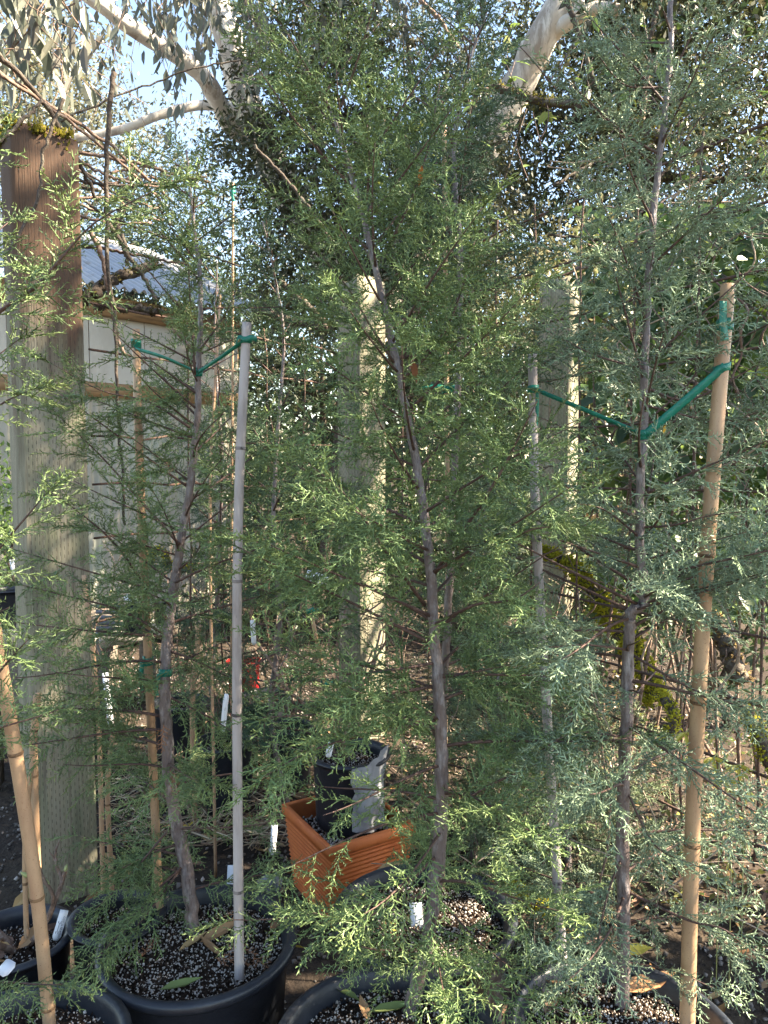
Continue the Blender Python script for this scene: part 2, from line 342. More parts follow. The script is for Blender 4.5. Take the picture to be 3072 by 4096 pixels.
# ================================================================== SHED
def shed():
    a = at(-200, 1060, 5.05); b = at(760, 1238, 6.5)
    A = np.array([a[0], a[1], 0]); B = np.array([b[0], b[1], 0]); d = unit(B-A); Ln = np.linalg.norm(B-A)+.5; nrm = np.array([d[1], -d[0], 0])  # towards the camera
    he = 2.72
    root = thing('garden_shed', A, 'shed with wavy grey metal roof and cream corrugated walls behind the thick post', 'shed')
    back = -nrm
    def sheet(u0, u1, z0, z1, amp, pitch, off, name, mat):
        nu = int((u1-u0)/pitch*8); us = np.linspace(u0, u1, nu); V = []
        for z in (z0, z1):
            for u in us: V.append(A+d*u+nrm*(off+amp*math.sin(2*math.pi*u/pitch))+np.array([0, 0, z]))
        V = np.array(V); i = np.arange(nu-1)
        F = np.stack([i, i+1, i+nu+1, i+nu], -1)
        V2 = V-nrm*.002; F2 = F[:, ::-1]+len(V)
        return mk(name, np.vstack([V, V2]), [F, F2], mat, root, smooth=True)
    n = 5; wdt = Ln/n
    for k in range(n):
        sheet(k*wdt-.02, (k+1)*wdt+.02, 0.05, 1.98, .011, .076, .004*(k % 2), 'wall_panel', 'polycarb')
        sheet(k*wdt+.003, (k+1)*wdt-.003, 2.03, he-.14, .0006, .5, .012, 'clear_panel', 'polyflat')
    def obox(u0, u1, z0, z1, o0, o1, name, mat):
        V = np.array([A+d*u+nrm*o+np.array([0, 0, z]) for u in (u0, u1) for o in (o0, o1) for z in (z0, z1)])
        return mk(name, V, [np.array([[0, 1, 3, 2], [4, 6, 7, 5], [0, 4, 5, 1], [2, 3, 7, 6], [0, 2, 6, 4], [1, 5, 7, 3]])], mat, root)
    obox(-.1, Ln, 1.95, 2.06, .016, .04, 'rail', 'boards'); obox(-.1, Ln, he-.16, he-.01, .02, .06, 'fascia_board', 'boards')
    for k in range(n+1): obox(k*wdt-.03, k*wdt+.03, 0, he-.16, -.08, -.02, 'stud', 'boards')
    obox(Ln-.02, Ln+.02, 0, he-.05, -3.0, -.08, 'end_wall', 'polyflat')
    # roof sheets with waves across the eave
    slope = .47; run = 1.7; m = 6; pw = (Ln+.5)/m
    for k in range(m):
        us = np.linspace(k*pw-.25, (k+1)*pw-.22, int(pw/.085*8)); V = []
        for r in (-.22, run):
            for u in us: V.append(A+d*u+back*r+np.array([0, 0, he+.03+slope*(r+.22)+.017*math.sin(2*math.pi*u/.085)+.003*(k % 2)]))
        V = np.array(V); nu = len(us); i = np.arange(nu-1); F = np.stack([i, i+1, i+nu+1, i+nu], -1)
        mk('roof_sheet', np.vstack([V, V-[0, 0, .003]]), [F, F[:, ::-1]+len(V)], 'roofmetal', root, smooth=True)
    obox(-.25, Ln+.25, he-.02+slope*(run+.2), he+.06+slope*(run+.2), -run-.1, -run+.02, 'ridge_cap', 'roofmetal')
    obox(-.1, Ln, 0, .06, -3.0, .03, 'floor_plinth', 'benchwood')
shed()

# ================================================================== WIRE TRELLIS
def trellis(A, B, zs, nv, label, r=.0045, sag=.006):
    A = np.array([A[0], A[1], 0.]); B = np.array([B[0], B[1], 0.])
    root = thing('wire_trellis', A, label, 'trellis')
    for z in zs:
        P = np.linspace(A+[0, 0, z], B+[0, 0, z+rng.normal(0, .015)], 14); P[1:-1, 2] += rng.normal(0, sag, 12)
        mk('rod', *tube(P, r, 6), 'rust', root, smooth=True)
    for t in nv:
        p = A*(1-t)+B*t; q = unit(B-A)
        off = np.cross(unit(B-A), [0, 0, 1])*.009
        P = np.array([p+off+q*rng.normal(0, .006)+[0, 0, z] for z in np.linspace(min(zs)-.05, max(zs)+.05, 12)])
        mk('rod', *tube(P, r*.85, 6), 'rust', root, smooth=True)
    return root
dR = unit(np.array([1.06, 2.1])-np.array([.56, 3.0]))
endR = np.array([.56, 3.0])+dR*2.1
trellis(postM[:2]+[.12, -.1], endR, np.arange(.38, 2.55, .2), np.linspace(.06, .97, 13), 'rusty rod trellis with vines running beside the tall tan bamboo stake')
trellis(postL[:2]+[.1, .12], postM[:2]+[-.12, -.06], [.62, .9, 1.2, 1.39, 1.56, 1.86, 2.02], [.3, .42, .62, .8], 'rusty rod trellis between the thick mossy post and the middle post')

# ================================================================== POTS
def pot(px, py, zr, R, label, perl=1800, name='plant_pot', soil_drop=.045, taper=.78, group='black plastic nursery pots', col='potplastic', bits=True, zb=0.0):
    c = onz(px, py, zr); base = np.array([c[0], c[1], zb])
    h = zr-base[2]
    root = thing(name, base, label, 'pot', group)
    t = .004; rim = R*.115 if R > .1 else R*.1
    pr = [(0.001, .012), (R*taper*.97, .012), (R*taper, .016), (R*taper+.004, .03), (R*.93-.006, h-rim-.012), (R*.93-.002, h-rim-.006), (R*.93+.004, h-rim)]
    mk('wall', *lathe(pr, 64, base), col, root, smooth=True)
    pr = [(R*.93-.004, h-rim+.001), (R-.006, h-rim), (R-.001, h-rim+.006), (R, h-rim*.45), (R-.001, h-rim*.22), (R-.004, h-.003), (R-.010, h), (R-.018, h-.001), (R-.023, h-.006), (R-.026, h-rim*.6), (R*.93-t-.014, h-rim-.01), (R*.9-t-.014, h*.72)]
    mk('rim', *lathe(pr, 72, base), col, root, smooth=True)
    zs = h-soil_drop; n = 40; rs = np.linspace(0, R*.93-t-.012, 12)[1:]
    V = [base+[0, 0, zs]]; a = np.arange(n)*2*math.pi/n
    for r in rs:
        for q in a: V.append(base+[r*math.cos(q), r*math.sin(q), zs+rng.normal(0, .004)+.01*(1-r/rs[-1])])
    V = np.array(V); F = []; T = [[0, 1+j, 1+(j+1) % n] for j in range(n)]
    for i in range(len(rs)-1):
        o = 1+i*n; F += [[o+j, o+n+j, o+n+(j+1) % n, o+(j+1) % n] for j in range(n)]
    mk('soil', V, [np.array(F), np.array(T)], 'soil', root, smooth=True)
    if bits and perl:
        N = perl; r = rs[-1]*np.sqrt(rng.random(N)); q = rng.random(N)*6.283
        s = rng.uniform(.0011, .0030, N)*np.where(rng.random(N) < .06, 1.6, 1)
        P = base+np.stack([r*np.cos(q), r*np.sin(q), zs+.004+.01*(1-r/rs[-1])+s*.3+rng.normal(0, .002, N)], -1)
        M = rot_rand(N)*(s[:, None]*rng.uniform(.7, 1.2, (N, 3)))[:, None, :]
        V, F = inst(*OCTA, M, P); mk('perlite', V, F, 'perlite', root, smooth=False, kind='stuff')
        N = perl//2; r = rs[-1]*np.sqrt(rng.random(N)); q = rng.random(N)*6.283; s = rng.uniform(.002, .006, N)
        P = base+np.stack([r*np.cos(q), r*np.sin(q), zs+.004+.01*(1-r/rs[-1])+rng.normal(0, .002, N)], -1)
        M = rot_rand(N)*(s[:, None]*rng.uniform(.5, 1.3, (N, 3)))[:, None, :]
        V, F = inst(*OCTA, M, P); mk('bark_crumbs', V, F, 'soil', root, kind='stuff')
    return np.array([base[0], base[1], base[2]+zs]), R
potA, RA = pot(795, 3745, .40, .222, 'large black pot with perlite soil holding the grey stake and leaning trunk', 3400)
potB, RB = pot(1560, 4165, .40, .222, 'large black pot cut off by the bottom edge under the middle trunk', 2600)
potC, RC = pot(2495, 4125, .40, .222, 'large black pot holding the tall tan bamboo stake and blue-green cypress', 3400)
potD, RD = pot(1697, 3640, .40, .222, 'large black pot in the sun in front of the orange ribbed planter', 3000)
potE, RE = pot(70, 4210, .40, .20, 'black pot in the bottom corner with the slanting bamboo stake', 1200)
potF, RF = pot(60, 3740, .36, .135, 'black pot with bare brown shrub and white printed tag', 500)
potG, RG = pot(470, 3655, .38, .115, 'narrow black pot squeezed behind the large pot, near the post foot', 450)

# ================================================================== STAKES
def bamboo(pts, r0, r1, nodes, label, mat='bamboo', name='bamboo_stake', group='plant stakes', nside=12):
    P = smoothpath(np.array(pts), 60); n = len(P)
    root = thing(name, P[0], label, 'stake', group)
    t = np.linspace(0, 1, n); R = r0+(r1-r0)*t
    for q in nodes: R = R*(1+.07*np.exp(-((t-q)/.007)**2))
    mk('cane', *tube(P, R, nside), mat, root, smooth=True)
    nm = 'bamboonode' if mat == 'bamboo' else 'bleachnode'
    for q in nodes:
        i = q*(n-1); k = int(i); p = P[k]+(P[min(k+1, n-1)]-P[k])*(i-k); d = unit(P[min(k+1, n-1)]-P[k]); rr = (r0+(r1-r0)*q)*1.10
        pp = np.array([p-d*.0035, p-d*.0015, p+d*.0005, p+d*.0035]); mk('node', *tube(pp, [rr*.97, rr*1.05, rr*1.0, rr*.96], nside, cap=False), nm, root, smooth=True)
    return P
def inpot(p, dz=-.05): q = np.array(p); q[2] = q[2]+dz; return q
zA, zB, zC, zD, zE, zF = potA[2], potB[2], potC[2], potD[2], potE[2], potF[2]
def g(px, py, z): return onz(px, py, z)
sAL0 = g(640, 3665, zA); stakeAL = bamboo([inpot(sAL0), at(600, 2800, sAL0[1]+.0), at(560, 1900, sAL0[1]), at(543, 1318, sAL0[1]+.02)], .0105, .0095, [.2, .39, .575, .75], 'thin tan bamboo stake with green tie at its top in front of the shed')
sAR0 = g(957, 3925, zA); stakeAR = bamboo([inpot(sAR0), at(948, 2800, sAR0[1]+.02), at(955, 2000, sAR0[1]+.03), at(987, 1292, sAR0[1]+.06)], .0108, .0100, [.12, .315, .52, .76], 'pale grey weathered bamboo stake standing upright in the large left pot', 'bleached')
sCL0 = g(2262, 3905, zC); stakeCL = bamboo([inpot(sCL0), at(2190, 2900, sCL0[1]+.02), at(2140, 2000, sCL0[1]+.03), at(2130, 1418, sCL0[1]+.05)], .0105, .0098, [.14, .36, .6, .85], 'grey weathered stake with green ribbon left of the blue-green cypress', 'bleached')
sCR0 = g(2748, 4130, zC); stakeCR = bamboo([inpot(sCR0), at(2775, 3200, sCR0[1]+.02), at(2830, 2200, sCR0[1]+.02), at(2912, 1138, sCR0[1]+.03)], .0148, .0132, [.085, .275, .465, .66], 'thick tan bamboo stake with green ribbon at the right', group='plant stakes', nside=16)
sE0 = g(205, 4110, zE); stakeE = bamboo([inpot(sE0), at(150, 3600, sE0[1]-.03), at(60, 3000, sE0[1]-.06), at(-30, 2480, sE0[1]-.09)], .0125, .0125, [.10, .34, .66], 'slanting tan bamboo stake leaning out of the bottom corner pot', nside=14)
sF0 = g(108, 3800, zF); bamboo([inpot(sF0), at(100, 3400, sF0[1]), at(125, 3080, sF0[1])], .0062, .0055, [.35, .7], 'short thin bamboo stick in the pot with the bare shrub')
sD0 = g(1770, 3560, zD)
def lath(pts, w_, label):
    P = smoothpath(np.array(pts), 24); root = thing('wooden_stake', P[0], label, 'stake', 'plant stakes')
    T, U, W = frames(P); V = []
    for p, u, v in zip(P, U, W): V += [p+u*w_/2+v*w_*.3, p-u*w_/2+v*w_*.3, p-u*w_/2-v*w_*.3, p+u*w_/2-v*w_*.3]
    n = len(P); F = [[i*4+k, i*4+(k+1) % 4, i*4+4+(k+1) % 4, i*4+4+k] for i in range(n-1) for k in range(4)]+[[0, 3, 2, 1], [(n-1)*4+k for k in range(4)]]
    mk('lath', np.array(V), [np.array(F)], 'lath', root)
    return P
stakeD = lath([inpot(sD0), at(1790, 2200, sD0[1]+.02), at(1776, 500, sD0[1]+.06)], .0165, 'flat pale wooden stake rising behind the middle cypress')

# ================================================================== CYPRESSES
CONE = (np.array([[0, 1, 0], [0, -.5, .87], [0, -.5, -.87], [1, 0, 0]], float), np.array([[0, 1, 3], [1, 2, 3]]))
def make_spray(L, seed, dens=1.0, th=.00135):
    r = np.random.default_rng(seed)
    P0 = []; D = []; R = []; TT = []
    ax = lambda t: np.array([L*t, .10*L*math.sin(2.2*t+seed)*t, -.16*L*t*t])
    axd = lambda t: unit(ax(min(t+.03, 1.03))-ax(t-.03))
    k = 5
    for i in range(k):
        a = ax(i/k); P0.append(a); D.append(ax((i+1)/k+.04)-a); R.append(.0013*(1-.5*i/k)); TT.append(i/k)
    n = max(6, int(L/.0058*dens))
    for i in range(n):
        t = .06+.94*i/n; p = ax(t); d = axd(t); sd = 1 if i % 2 else -1
        ang = math.radians(r.uniform(38, 58)); roll = r.normal(0, .55)
        side = np.array([0, math.cos(roll)*sd, math.sin(roll)]); dd = unit(d*math.cos(ang)+side*math.sin(ang))
        sl = (min(.36*L, .042)*(1-t)**.75+.007)*r.uniform(.65, 1.15)
        P0.append(p); D.append(dd*sl); R.append(th); TT.append(t)
        m = int(sl/.0052)
        for j in range(m):
            s = (j+.7)/(m+.3); q = p+dd*sl*s; sg = 1 if (i+j) % 2 else -1
            rr = r.normal(0, .6); nn = unit(np.cross(dd, [0, 0, 1])); up = np.cross(nn, dd)
            s2 = nn*math.cos(rr)*sg+up*math.sin(rr); an = math.radians(r.uniform(35, 60))
            P0.append(q); D.append(unit(dd*math.cos(an)+s2*math.sin(an))*r.uniform(.0055, .0115)*(1.1-.45*s)); R.append(th*.92); TT.append(.5*t+.5*s)
    P0 = np.array(P0); D = np.array(D); R = np.array(R); TT = np.array(TT); l = np.linalg.norm(D, axis=1)
    B = basis(D, r.normal(size=D.shape)); M = B*np.stack([l, R, R], -1)[:, None, :]
    V, F = inst(*CONE, M, P0)
    return V, F, np.repeat(TT, 4)+np.tile([0, 0, 0, .25], len(TT)), np.repeat(r.uniform(.72, 1.3, len(TT)), 4)
SPRAYS = {L: [make_spray(L, int(L*1000)+k, .95) for k in range(4)] for L in (.045, .075, .11, .15)}
SIZES = np.array(sorted(SPRAYS))
def trunk_at(P, t):
    i = t*(len(P)-1); k = min(int(i), len(P)-2); return P[k]+(P[k+1]-P[k])*(i-k), unit(P[k+1]-P[k])
# where the photograph shows a gap in the foliage: (polyline or box in pixels, half width, share of sprays pruned)
GAPS_L = [([(545, 1385), (800, 1490), (985, 1345)], 38, .9), ([(2135, 1568), (2580, 1718), (2890, 1455)], 45, .92), ([(543, 1318), (553, 1800)], 25, .6), ([(957, 3925), (950, 2600), (987, 1300)], 28, .8), ([(2912, 1138), (2830, 2200), (2760, 3900)], 45, .55), ([(660, 2850), (700, 2330), (792, 1640)], 32, .8),
          ([(1768, 3300), (1725, 2400), (1660, 1800), (1580, 1440), (1475, 960)], 30, .7), ([(2500, 3900), (2530, 2480), (2576, 1700), (2600, 1100)], 30, .5), ([(2130, 1420), (2190, 2900)], 28, .5), ([(2160, 2210), (2340, 2330), (2500, 2560), (2620, 2800)], 85, 1.2)]
GAPS_B = [((325, 1000, 640, 1480), .75), ((1150, 3240, 1620, 3600), .55), ((1400, 3500, 2000, 3760), .5), ((1150, 3880, 1900, 4100), .5), ((2050, 3880, 2900, 4100), .35), ((1360, 2250, 1540, 2700), .65), ((1240, 2950, 1560, 3250), .5), ((60, 1750, 400, 3400), .35), ((560, 3680, 1180, 4050), .55), ((330, 1480, 520, 2300), .4), ((1280, 0, 1900, 260), .4)]
def project(p):
    v = p-CAM; z = v[1]*cp-v[2]*sp; return 1536+FPX*v[0]/z, 2048-FPX*(v[1]*sp+v[2]*cp)/z
def pruned(p, dd, l, r):
    for f in (.25, .65, 1.0):
        x, y = project(p+dd*l*f)
        for (x0, y0, x1, y1), k in GAPS_B:
            if x0 < x < x1 and y0 < y < y1 and r.random() < k*.6: return True
        for pl, hw, k in GAPS_L:
            for (ax, ay), (bx, by) in zip(pl[:-1], pl[1:]):
                t = max(0, min(1, ((x-ax)*(bx-ax)+(y-ay)*(by-ay))/((bx-ax)**2+(by-ay)**2)))
                if (x-ax-t*(bx-ax))**2+(y-ay-t*(by-ay))**2 < hw*hw and r.random() < k*.7: return True
    return False
def cypress(label, tp, r0, r1, nb, Lmax, tint, tip, traced=(), t0=.06, seed=1, dens=1.0, azbias=None, cname='young_cypress', tone=1.0, branch_parts=True, prof=None, updown=(5, 48), group='young potted cypresses', scale=1.0):
    r = np.random.default_rng(seed)
    P = smoothpath(tp, 110); n = len(P)
    P[2:-2] += r.normal(0, .0012, P[2:-2].shape)
    root = thing(cname, P[0], label, 'tree', group)
    t = np.linspace(0, 1, n); R = r1+(r0-r1)*(1-t)**.85; R *= 1+.05*np.sin(t*50+seed)*r.random(n)
    R[:3] *= [1.35, 1.2, 1.06]
    mk('trunk', *tube(P, R, 12), 'trunkbark', root, smooth=True)
    brs = []
    for i in range(nb):
        q = t0+(1-t0-.02)*(i+r.random())/nb
        p, d = trunk_at(P, q)
        az = i*2.399+r.normal(0, .35)
        if azbias is not None and r.random() < .35: az = azbias+r.normal(0, .5)
        f = prof(q) if prof else (0.55+.45*math.sin(min(1, q*1.6)*math.pi/2))*(1.15-q)**.8
        L = Lmax*f*r.uniform(.6, 1.15)
        el = math.radians(updown[0]+(updown[1]-updown[0])*q+r.normal(0, 9))
        h = np.array([math.cos(az), math.sin(az), 0]); dr = h*math.cos(el)+np.array([0, 0, math.sin(el)])
        ss = np.linspace(0, 1, 12)[:, None]; bend = r.normal(0, .12); sidev = np.array([-h[1], h[0], 0])
        droop = (-.28 if q < .35 else -.02)+r.normal(0, .08)
        B = p+dr*L*ss+np.array([0, 0, 1])*L*droop*ss*ss*(1.6-ss)+sidev*L*bend*ss*ss
        brs.append((B, L))
    for pts in traced:
        B = smoothpath(path(pts), 16); L = np.linalg.norm(np.diff(B, axis=0), axis=1).sum(); brs.append((B, L))
    acc = {(L, k): [[], [], []] for L in SPRAYS for k in range(4)}
    tw = MB()
    for B, L in brs:
        rb = (.0016+.0055*L)*scale
        Rb = np.linspace(rb, .0008, len(B))
        V, F = tube(B, Rb, 6)
        if branch_parts: mk('branch', V, F, 'twigbark', root, smooth=True)
        else: tw.add(V, F)
        m = max(4, int(L/.0190*dens)); ln = len(B); T, U, W = frames(B)
        for j in range(m+2):
            s = .12+.88*(j+r.random()*.6)/m
            if s > 1: s = 1.0
            i = s*(ln-1); k = min(int(i), ln-2); p = B[k]+(B[k+1]-B[k])*(i-k); d = T[k]
            phi = j*2.399+r.normal(0, .5)
            pr = U[k]*math.cos(phi)+W[k]*math.sin(phi); pr = pr*np.array([1, 1, .55])
            an = math.radians(r.uniform(32, 62)) if s < .97 else math.radians(r.uniform(0, 15))
            dd = unit(d*math.cos(an)+unit(pr)*math.sin(an)+np.array([0, 0, -.12]))
            l = ((.17*L/.4+.03)*(1.06-s)**.6*r.uniform(.45, 1.2)+.035)*scale if s < .97 else .08
            l = min(l, .17)
            if p[1] < 2.9 and pruned(p, dd, l, r): continue
            Ls = SIZES[np.argmin(abs(SIZES-l))]; kk = int(r.integers(0, 4)); a = acc[(Ls, kk)]
            up = unit(np.array([0, 0, 1])+r.normal(0, .45, 3))
            Bm = basis(dd[None], up[None])[0]*np.clip(l/Ls, .75, 1.3)
            a[0].append(Bm); a[1].append(p); a[2].append((r.uniform(.7, 1.25)*tone, np.clip(r.normal(.2, .25)+.45*(s-.5), 0, 1)))
    mb = MB(); tint = np.array(tint); tip = np.array(tip)
    for (L, k), (Ms, Ps, Cs) in acc.items():
        if not Ms: continue
        tv, tf, tt, tj = SPRAYS[(L)][k]
        V, F = inst(tv, tf, np.array(Ms), np.array(Ps)); Cs = np.array(Cs); N = len(Ms)
        mixf = np.clip((tt[None, :]-.25)*Cs[:, 1:2]*1.3, 0, 1)[..., None]
        c = (tint*(1-mixf)+tip*mixf)*Cs[:, 0, None, None]*tj[None, :, None]
        mb.add(V, F, c.reshape(-1, 3))
    mb.build('crown', 'needle', root, kind='stuff')
    if not branch_parts: tw.build('branches', 'twigbark', root)
    return root, P
GA = (.140, .205, .085); GT = (.24, .31, .10)
GB = (.145, .220, .088); GC = (.20, .275, .175); CT = (.25, .335, .19)
Y1 = sAR0[1]; bA = g(790, 3745, zA)[1]; bB = g(1625, 4060, zB)[1]; bC = g(2487, 4040, zC)[1]; bD = g(1800, 3600, zD)[1]
TA = np.array([inpot(at(785, 3760, bA), -.03)]+[at(*p) for p in [(745, 3480, bA+.01), (690, 3200, bA), (662, 2850, bA-.01), (665, 2600, bA), (690, 2380, bA+.02), (730, 2130, bA+.03), (768, 1880, bA+.03), (792, 1640, bA+.02), (795, 1450, bA+.02), (800, 1150, bA+.03), (770, 850, bA+.04), (745, 600, bA+.04)]])
TB = np.array([inpot(at(1610, 4085, bB), -.03)]+[at(*p) for p in [(1690, 3850, bB), (1745, 3550, bB), (1768, 3200, bB), (1765, 2900, bB), (1740, 2600, bB), (1725, 2350, bB), (1700, 2080, bB), (1660, 1820, bB), (1600, 1520, bB), (1540, 1250, bB+.01), (1475, 960, bB+.02), (1390, 640, bB+.02), (1320, 440, bB+.03), (1190, 245, bB+.03)]])
TC = np.array([inpot(at(2490, 4060, bC), -.03)]+[at(*p) for p in [(2495, 3700, bC), (2490, 3350, bC), (2500, 3000, bC), (2512, 2680, bC), (2518, 2520, bC), (2522, 2455, bC), (2572, 2415, bC), (2578, 2340, bC), (2562, 2200, bC), (2560, 2000, bC), (2576, 1700, bC), (2582, 1400, bC), (2598, 1050, bC), (2635, 650, bC), (2678, 250, bC), (2690, -150, bC)]])
TD = np.array([inpot(at(1720, 3600, bD), -.03)]+[at(*p) for p in [(1760, 3000, bD), (1800, 2300, bD), (1830, 1600, bD), (1840, 1000, bD), (1815, 600, bD), (1870, 280, bD), (1950, 40, bD)]])
pf_col = lambda q: (0.62+.3*math.sin(min(1, q*2)*math.pi/2))*(1.12-q)**.5
trA, PA = cypress('slim green cypress with silvery leaning trunk tied between two stakes at left', TA, .0165, .0022, 62, .46, GA, GT, seed=3, t0=.05, azbias=math.pi, tone=1.0,
    traced=[[(680, 2550, bA), (480, 2440, bA-.02), (250, 2380, bA-.05), (90, 2340, bA-.1)], [(665, 2480, bA), (480, 2200, bA), (330, 2060, bA-.03), (190, 1960, bA-.06)],
            [(720, 2180, bA), (560, 2000, bA), (400, 1820, bA), (230, 1660, bA-.02)], [(760, 1710, bA), (600, 1610, bA), (400, 1560, bA-.04), (200, 1450, bA-.1)],
            [(800, 1400, bA), (900, 1260, bA), (960, 1120, bA)], [(780, 1500, bA), (760, 1200, bA-.03), (752, 980, bA-.05)],
            [(700, 2330, bA), (850, 2260, bA-.05), (1020, 2200, bA-.1), (1150, 2130, bA-.12)], [(660, 2780, bA), (840, 2870, bA-.05), (960, 2950, bA-.1)], [(690, 3300, bA), (520, 3500, bA-.08), (380, 3640, bA-.1)],
            [(640, 2750, bA), (450, 2790, bA-.05), (250, 2770, bA-.1)], [(720, 3480, bA), (600, 3640, bA-.12), (480, 3790, bA-.16)]])
trB, PB = cypress('tall green cypress with bent grey trunk in the middle of the row', TB, .0150, .0024, 66, .50, GB, GT, seed=5, t0=.08, prof=pf_col,
    traced=[[(1575, 1450, bB), (1480, 1300, bB-.02), (1390, 1150, bB-.03), (1290, 1030, bB-.05)], [(1600, 1470, bB), (1660, 1300, bB-.02), (1720, 1080, bB-.03)],
            [(1600, 1530, bB), (1760, 1360, bB-.03), (1850, 1150, bB-.05), (1900, 960, bB-.06)], [(1570, 960, bB+.02), (1650, 780, bB), (1710, 600, bB), (1760, 330, bB)], [(1470, 800, bB+.02), (1475, 600, bB-.02), (1460, 400, bB-.02)],
            [(1700, 2420, bB), (1560, 2230, bB-.1), (1400, 2000, bB-.18), (1230, 1850, bB-.22)], [(1750, 2650, bB), (1560, 2680, bB-.05), (1350, 2690, bB-.08), (1100, 2570, bB-.12)],
            [(1735, 2745, bB), (1500, 2790, bB-.05), (1320, 2850, bB-.1), (1050, 2870, bB-.15)], [(1750, 2880, bB), (1500, 2930, bB-.08), (1250, 3000, bB-.12), (1050, 3110, bB-.15)],
            [(1760, 3250, bB), (1560, 3290, bB-.08), (1360, 3370, bB-.14), (1150, 3470, bB-.2)], [(1750, 3420, bB), (1600, 3560, bB-.1), (1450, 3680, bB-.16), (1250, 3650, bB-.2)],
            [(1740, 2700, bB), (1880, 2690, bB-.02), (2040, 2660, bB-.05)], [(1735, 2300, bB), (1960, 1960, bB-.12), (2060, 1780, bB-.15), (2150, 1600, bB-.2)],
            [(1745, 2200, bB), (1980, 2180, bB-.12), (2120, 2120, bB-.2), (2260, 2100, bB-.22)], [(1760, 3600, bB), (1900, 3750, bB-.08), (2040, 3870, bB-.12)], [(1690, 3800, bB), (1520, 3800, bB-.1), (1420, 3780, bB-.12)],
            [(1700, 3800, bB), (1780, 3950, bB-.06), (1810, 4080, bB-.1)], [(1735, 2500, bB), (1900, 2420, bB-.15), (2050, 2400, bB-.2), (2160, 2330, bB-.22)]])
trC, PC = cypress('blue-green cypress with kinked dark trunk beside the thick bamboo stake', TC, .0140, .0045, 64, .46, GC, CT, seed=9, t0=.05, prof=pf_col,
    traced=[[(2590, 1480, bC), (2380, 1420, bC-.02), (2200, 1330, bC-.03)], [(2580, 1000, bC), (2750, 880, bC-.03), (2900, 840, bC-.05), (3090, 780, bC-.08)], [(2600, 850, bC), (2620, 950, bC-.03), (2600, 1080, bC-.03)],
            [(2560, 2110, bC), (2700, 2100, bC-.05), (2850, 2060, bC-.08), (3072, 2040, bC-.12)], [(2640, 620, bC), (2480, 520, bC-.02), (2260, 310, bC-.05)], [(2660, 350, bC), (2500, 340, bC-.02), (2390, 220, bC-.05)],
            [(2670, 420, bC), (2850, 330, bC-.02), (3080, 120, bC-.04)], [(2530, 2620, bC), (2700, 2720, bC-.06), (2860, 2790, bC-.1), (3072, 2820, bC-.15)], [(2510, 2950, bC), (2300, 2930, bC-.05), (2150, 3010, bC-.1)],
            [(2500, 3150, bC), (2620, 3380, bC-.08), (2780, 3460, bC-.12)], [(2495, 3560, bC), (2750, 3680, bC-.08), (2900, 3720, bC-.12), (3072, 3850, bC-.15)], [(2495, 3700, bC), (2330, 3780, bC-.08), (2160, 3830, bC-.1)],
            [(2580, 1550, bC), (2750, 1600, bC+.03), (2960, 1500, bC+.02), (3080, 1420, bC)], [(2570, 1700, bC), (2780, 1500, bC-.02), (2800, 1300, bC-.04)], [(2575, 1620, bC), (2850, 1680, bC+.05), (3080, 1640, bC+.05)], [(2520, 2600, bC), (2350, 2580, bC-.1), (2180, 2590, bC-.15)],
            [(2500, 3850, bC), (2680, 3880, bC-.05), (2850, 3950, bC-.08)], [(2560, 2150, bC), (2420, 2040, bC-.05), (2280, 2010, bC-.1)]])
trD, PD = cypress('darker green cypress behind, tied to the flat wooden stake in the sunlit pot', TD, .012, .002, 42, .44, (.09, .15, .085), (.18, .24, .1), seed=13, t0=.14, prof=pf_col, traced=[[(1800, 1150, bD), (1950, 1060, bD), (2060, 1000, bD)], [(1790, 1000, bD), (1750, 800, bD), (1720, 640, bD)]])
TE = np.array([g(-60, 4160, zE)-[0, 0, .03]]+[at(*p) for p in [(-150, 3300, 1.30), (-200, 2500, 1.28), (-170, 1700, 1.27), (-120, 1100, 1.27), (-60, 600, 1.28)]])
trE, PE = cypress('green cypress at the left edge, mostly out of view', TE, .013, .003, 14, .26, GA, GT, seed=17, traced=[[(-150, 1370, 1.27), (0, 1245, 1.25), (140, 1150, 1.22), (240, 1040, 1.2), (380, 890, 1.19), (630, 755, 1.17)], [(-160, 1750, 1.27), (0, 1620, 1.25), (120, 1560, 1.23)], [(-180, 2900, 1.28), (20, 2660, 1.22), (110, 2560, 1.2)], [(-180, 2400, 1.28), (60, 2120, 1.25), (180, 1980, 1.24)]], dens=.9)
# ---- cypresses standing further back between the posts
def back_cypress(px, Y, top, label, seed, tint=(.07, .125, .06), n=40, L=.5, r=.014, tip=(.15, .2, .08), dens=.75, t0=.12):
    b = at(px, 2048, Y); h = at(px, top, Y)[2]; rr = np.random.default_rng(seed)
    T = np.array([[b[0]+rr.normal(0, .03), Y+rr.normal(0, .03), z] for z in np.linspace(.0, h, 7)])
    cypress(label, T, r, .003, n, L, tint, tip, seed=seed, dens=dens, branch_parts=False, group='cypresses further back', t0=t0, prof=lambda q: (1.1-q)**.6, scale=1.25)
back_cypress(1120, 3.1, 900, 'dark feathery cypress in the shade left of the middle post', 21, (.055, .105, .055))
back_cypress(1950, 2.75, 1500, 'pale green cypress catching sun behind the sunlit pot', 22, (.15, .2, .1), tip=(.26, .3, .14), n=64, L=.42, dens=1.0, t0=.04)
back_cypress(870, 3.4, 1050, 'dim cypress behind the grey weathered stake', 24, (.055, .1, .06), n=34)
back_cypress(2300, 2.5, 2750, 'low pale cypress sunlit behind the grey ribboned stake', 25, (.14, .19, .1), n=44, L=.4, tip=(.25, .28, .14), dens=1.0, t0=.04)

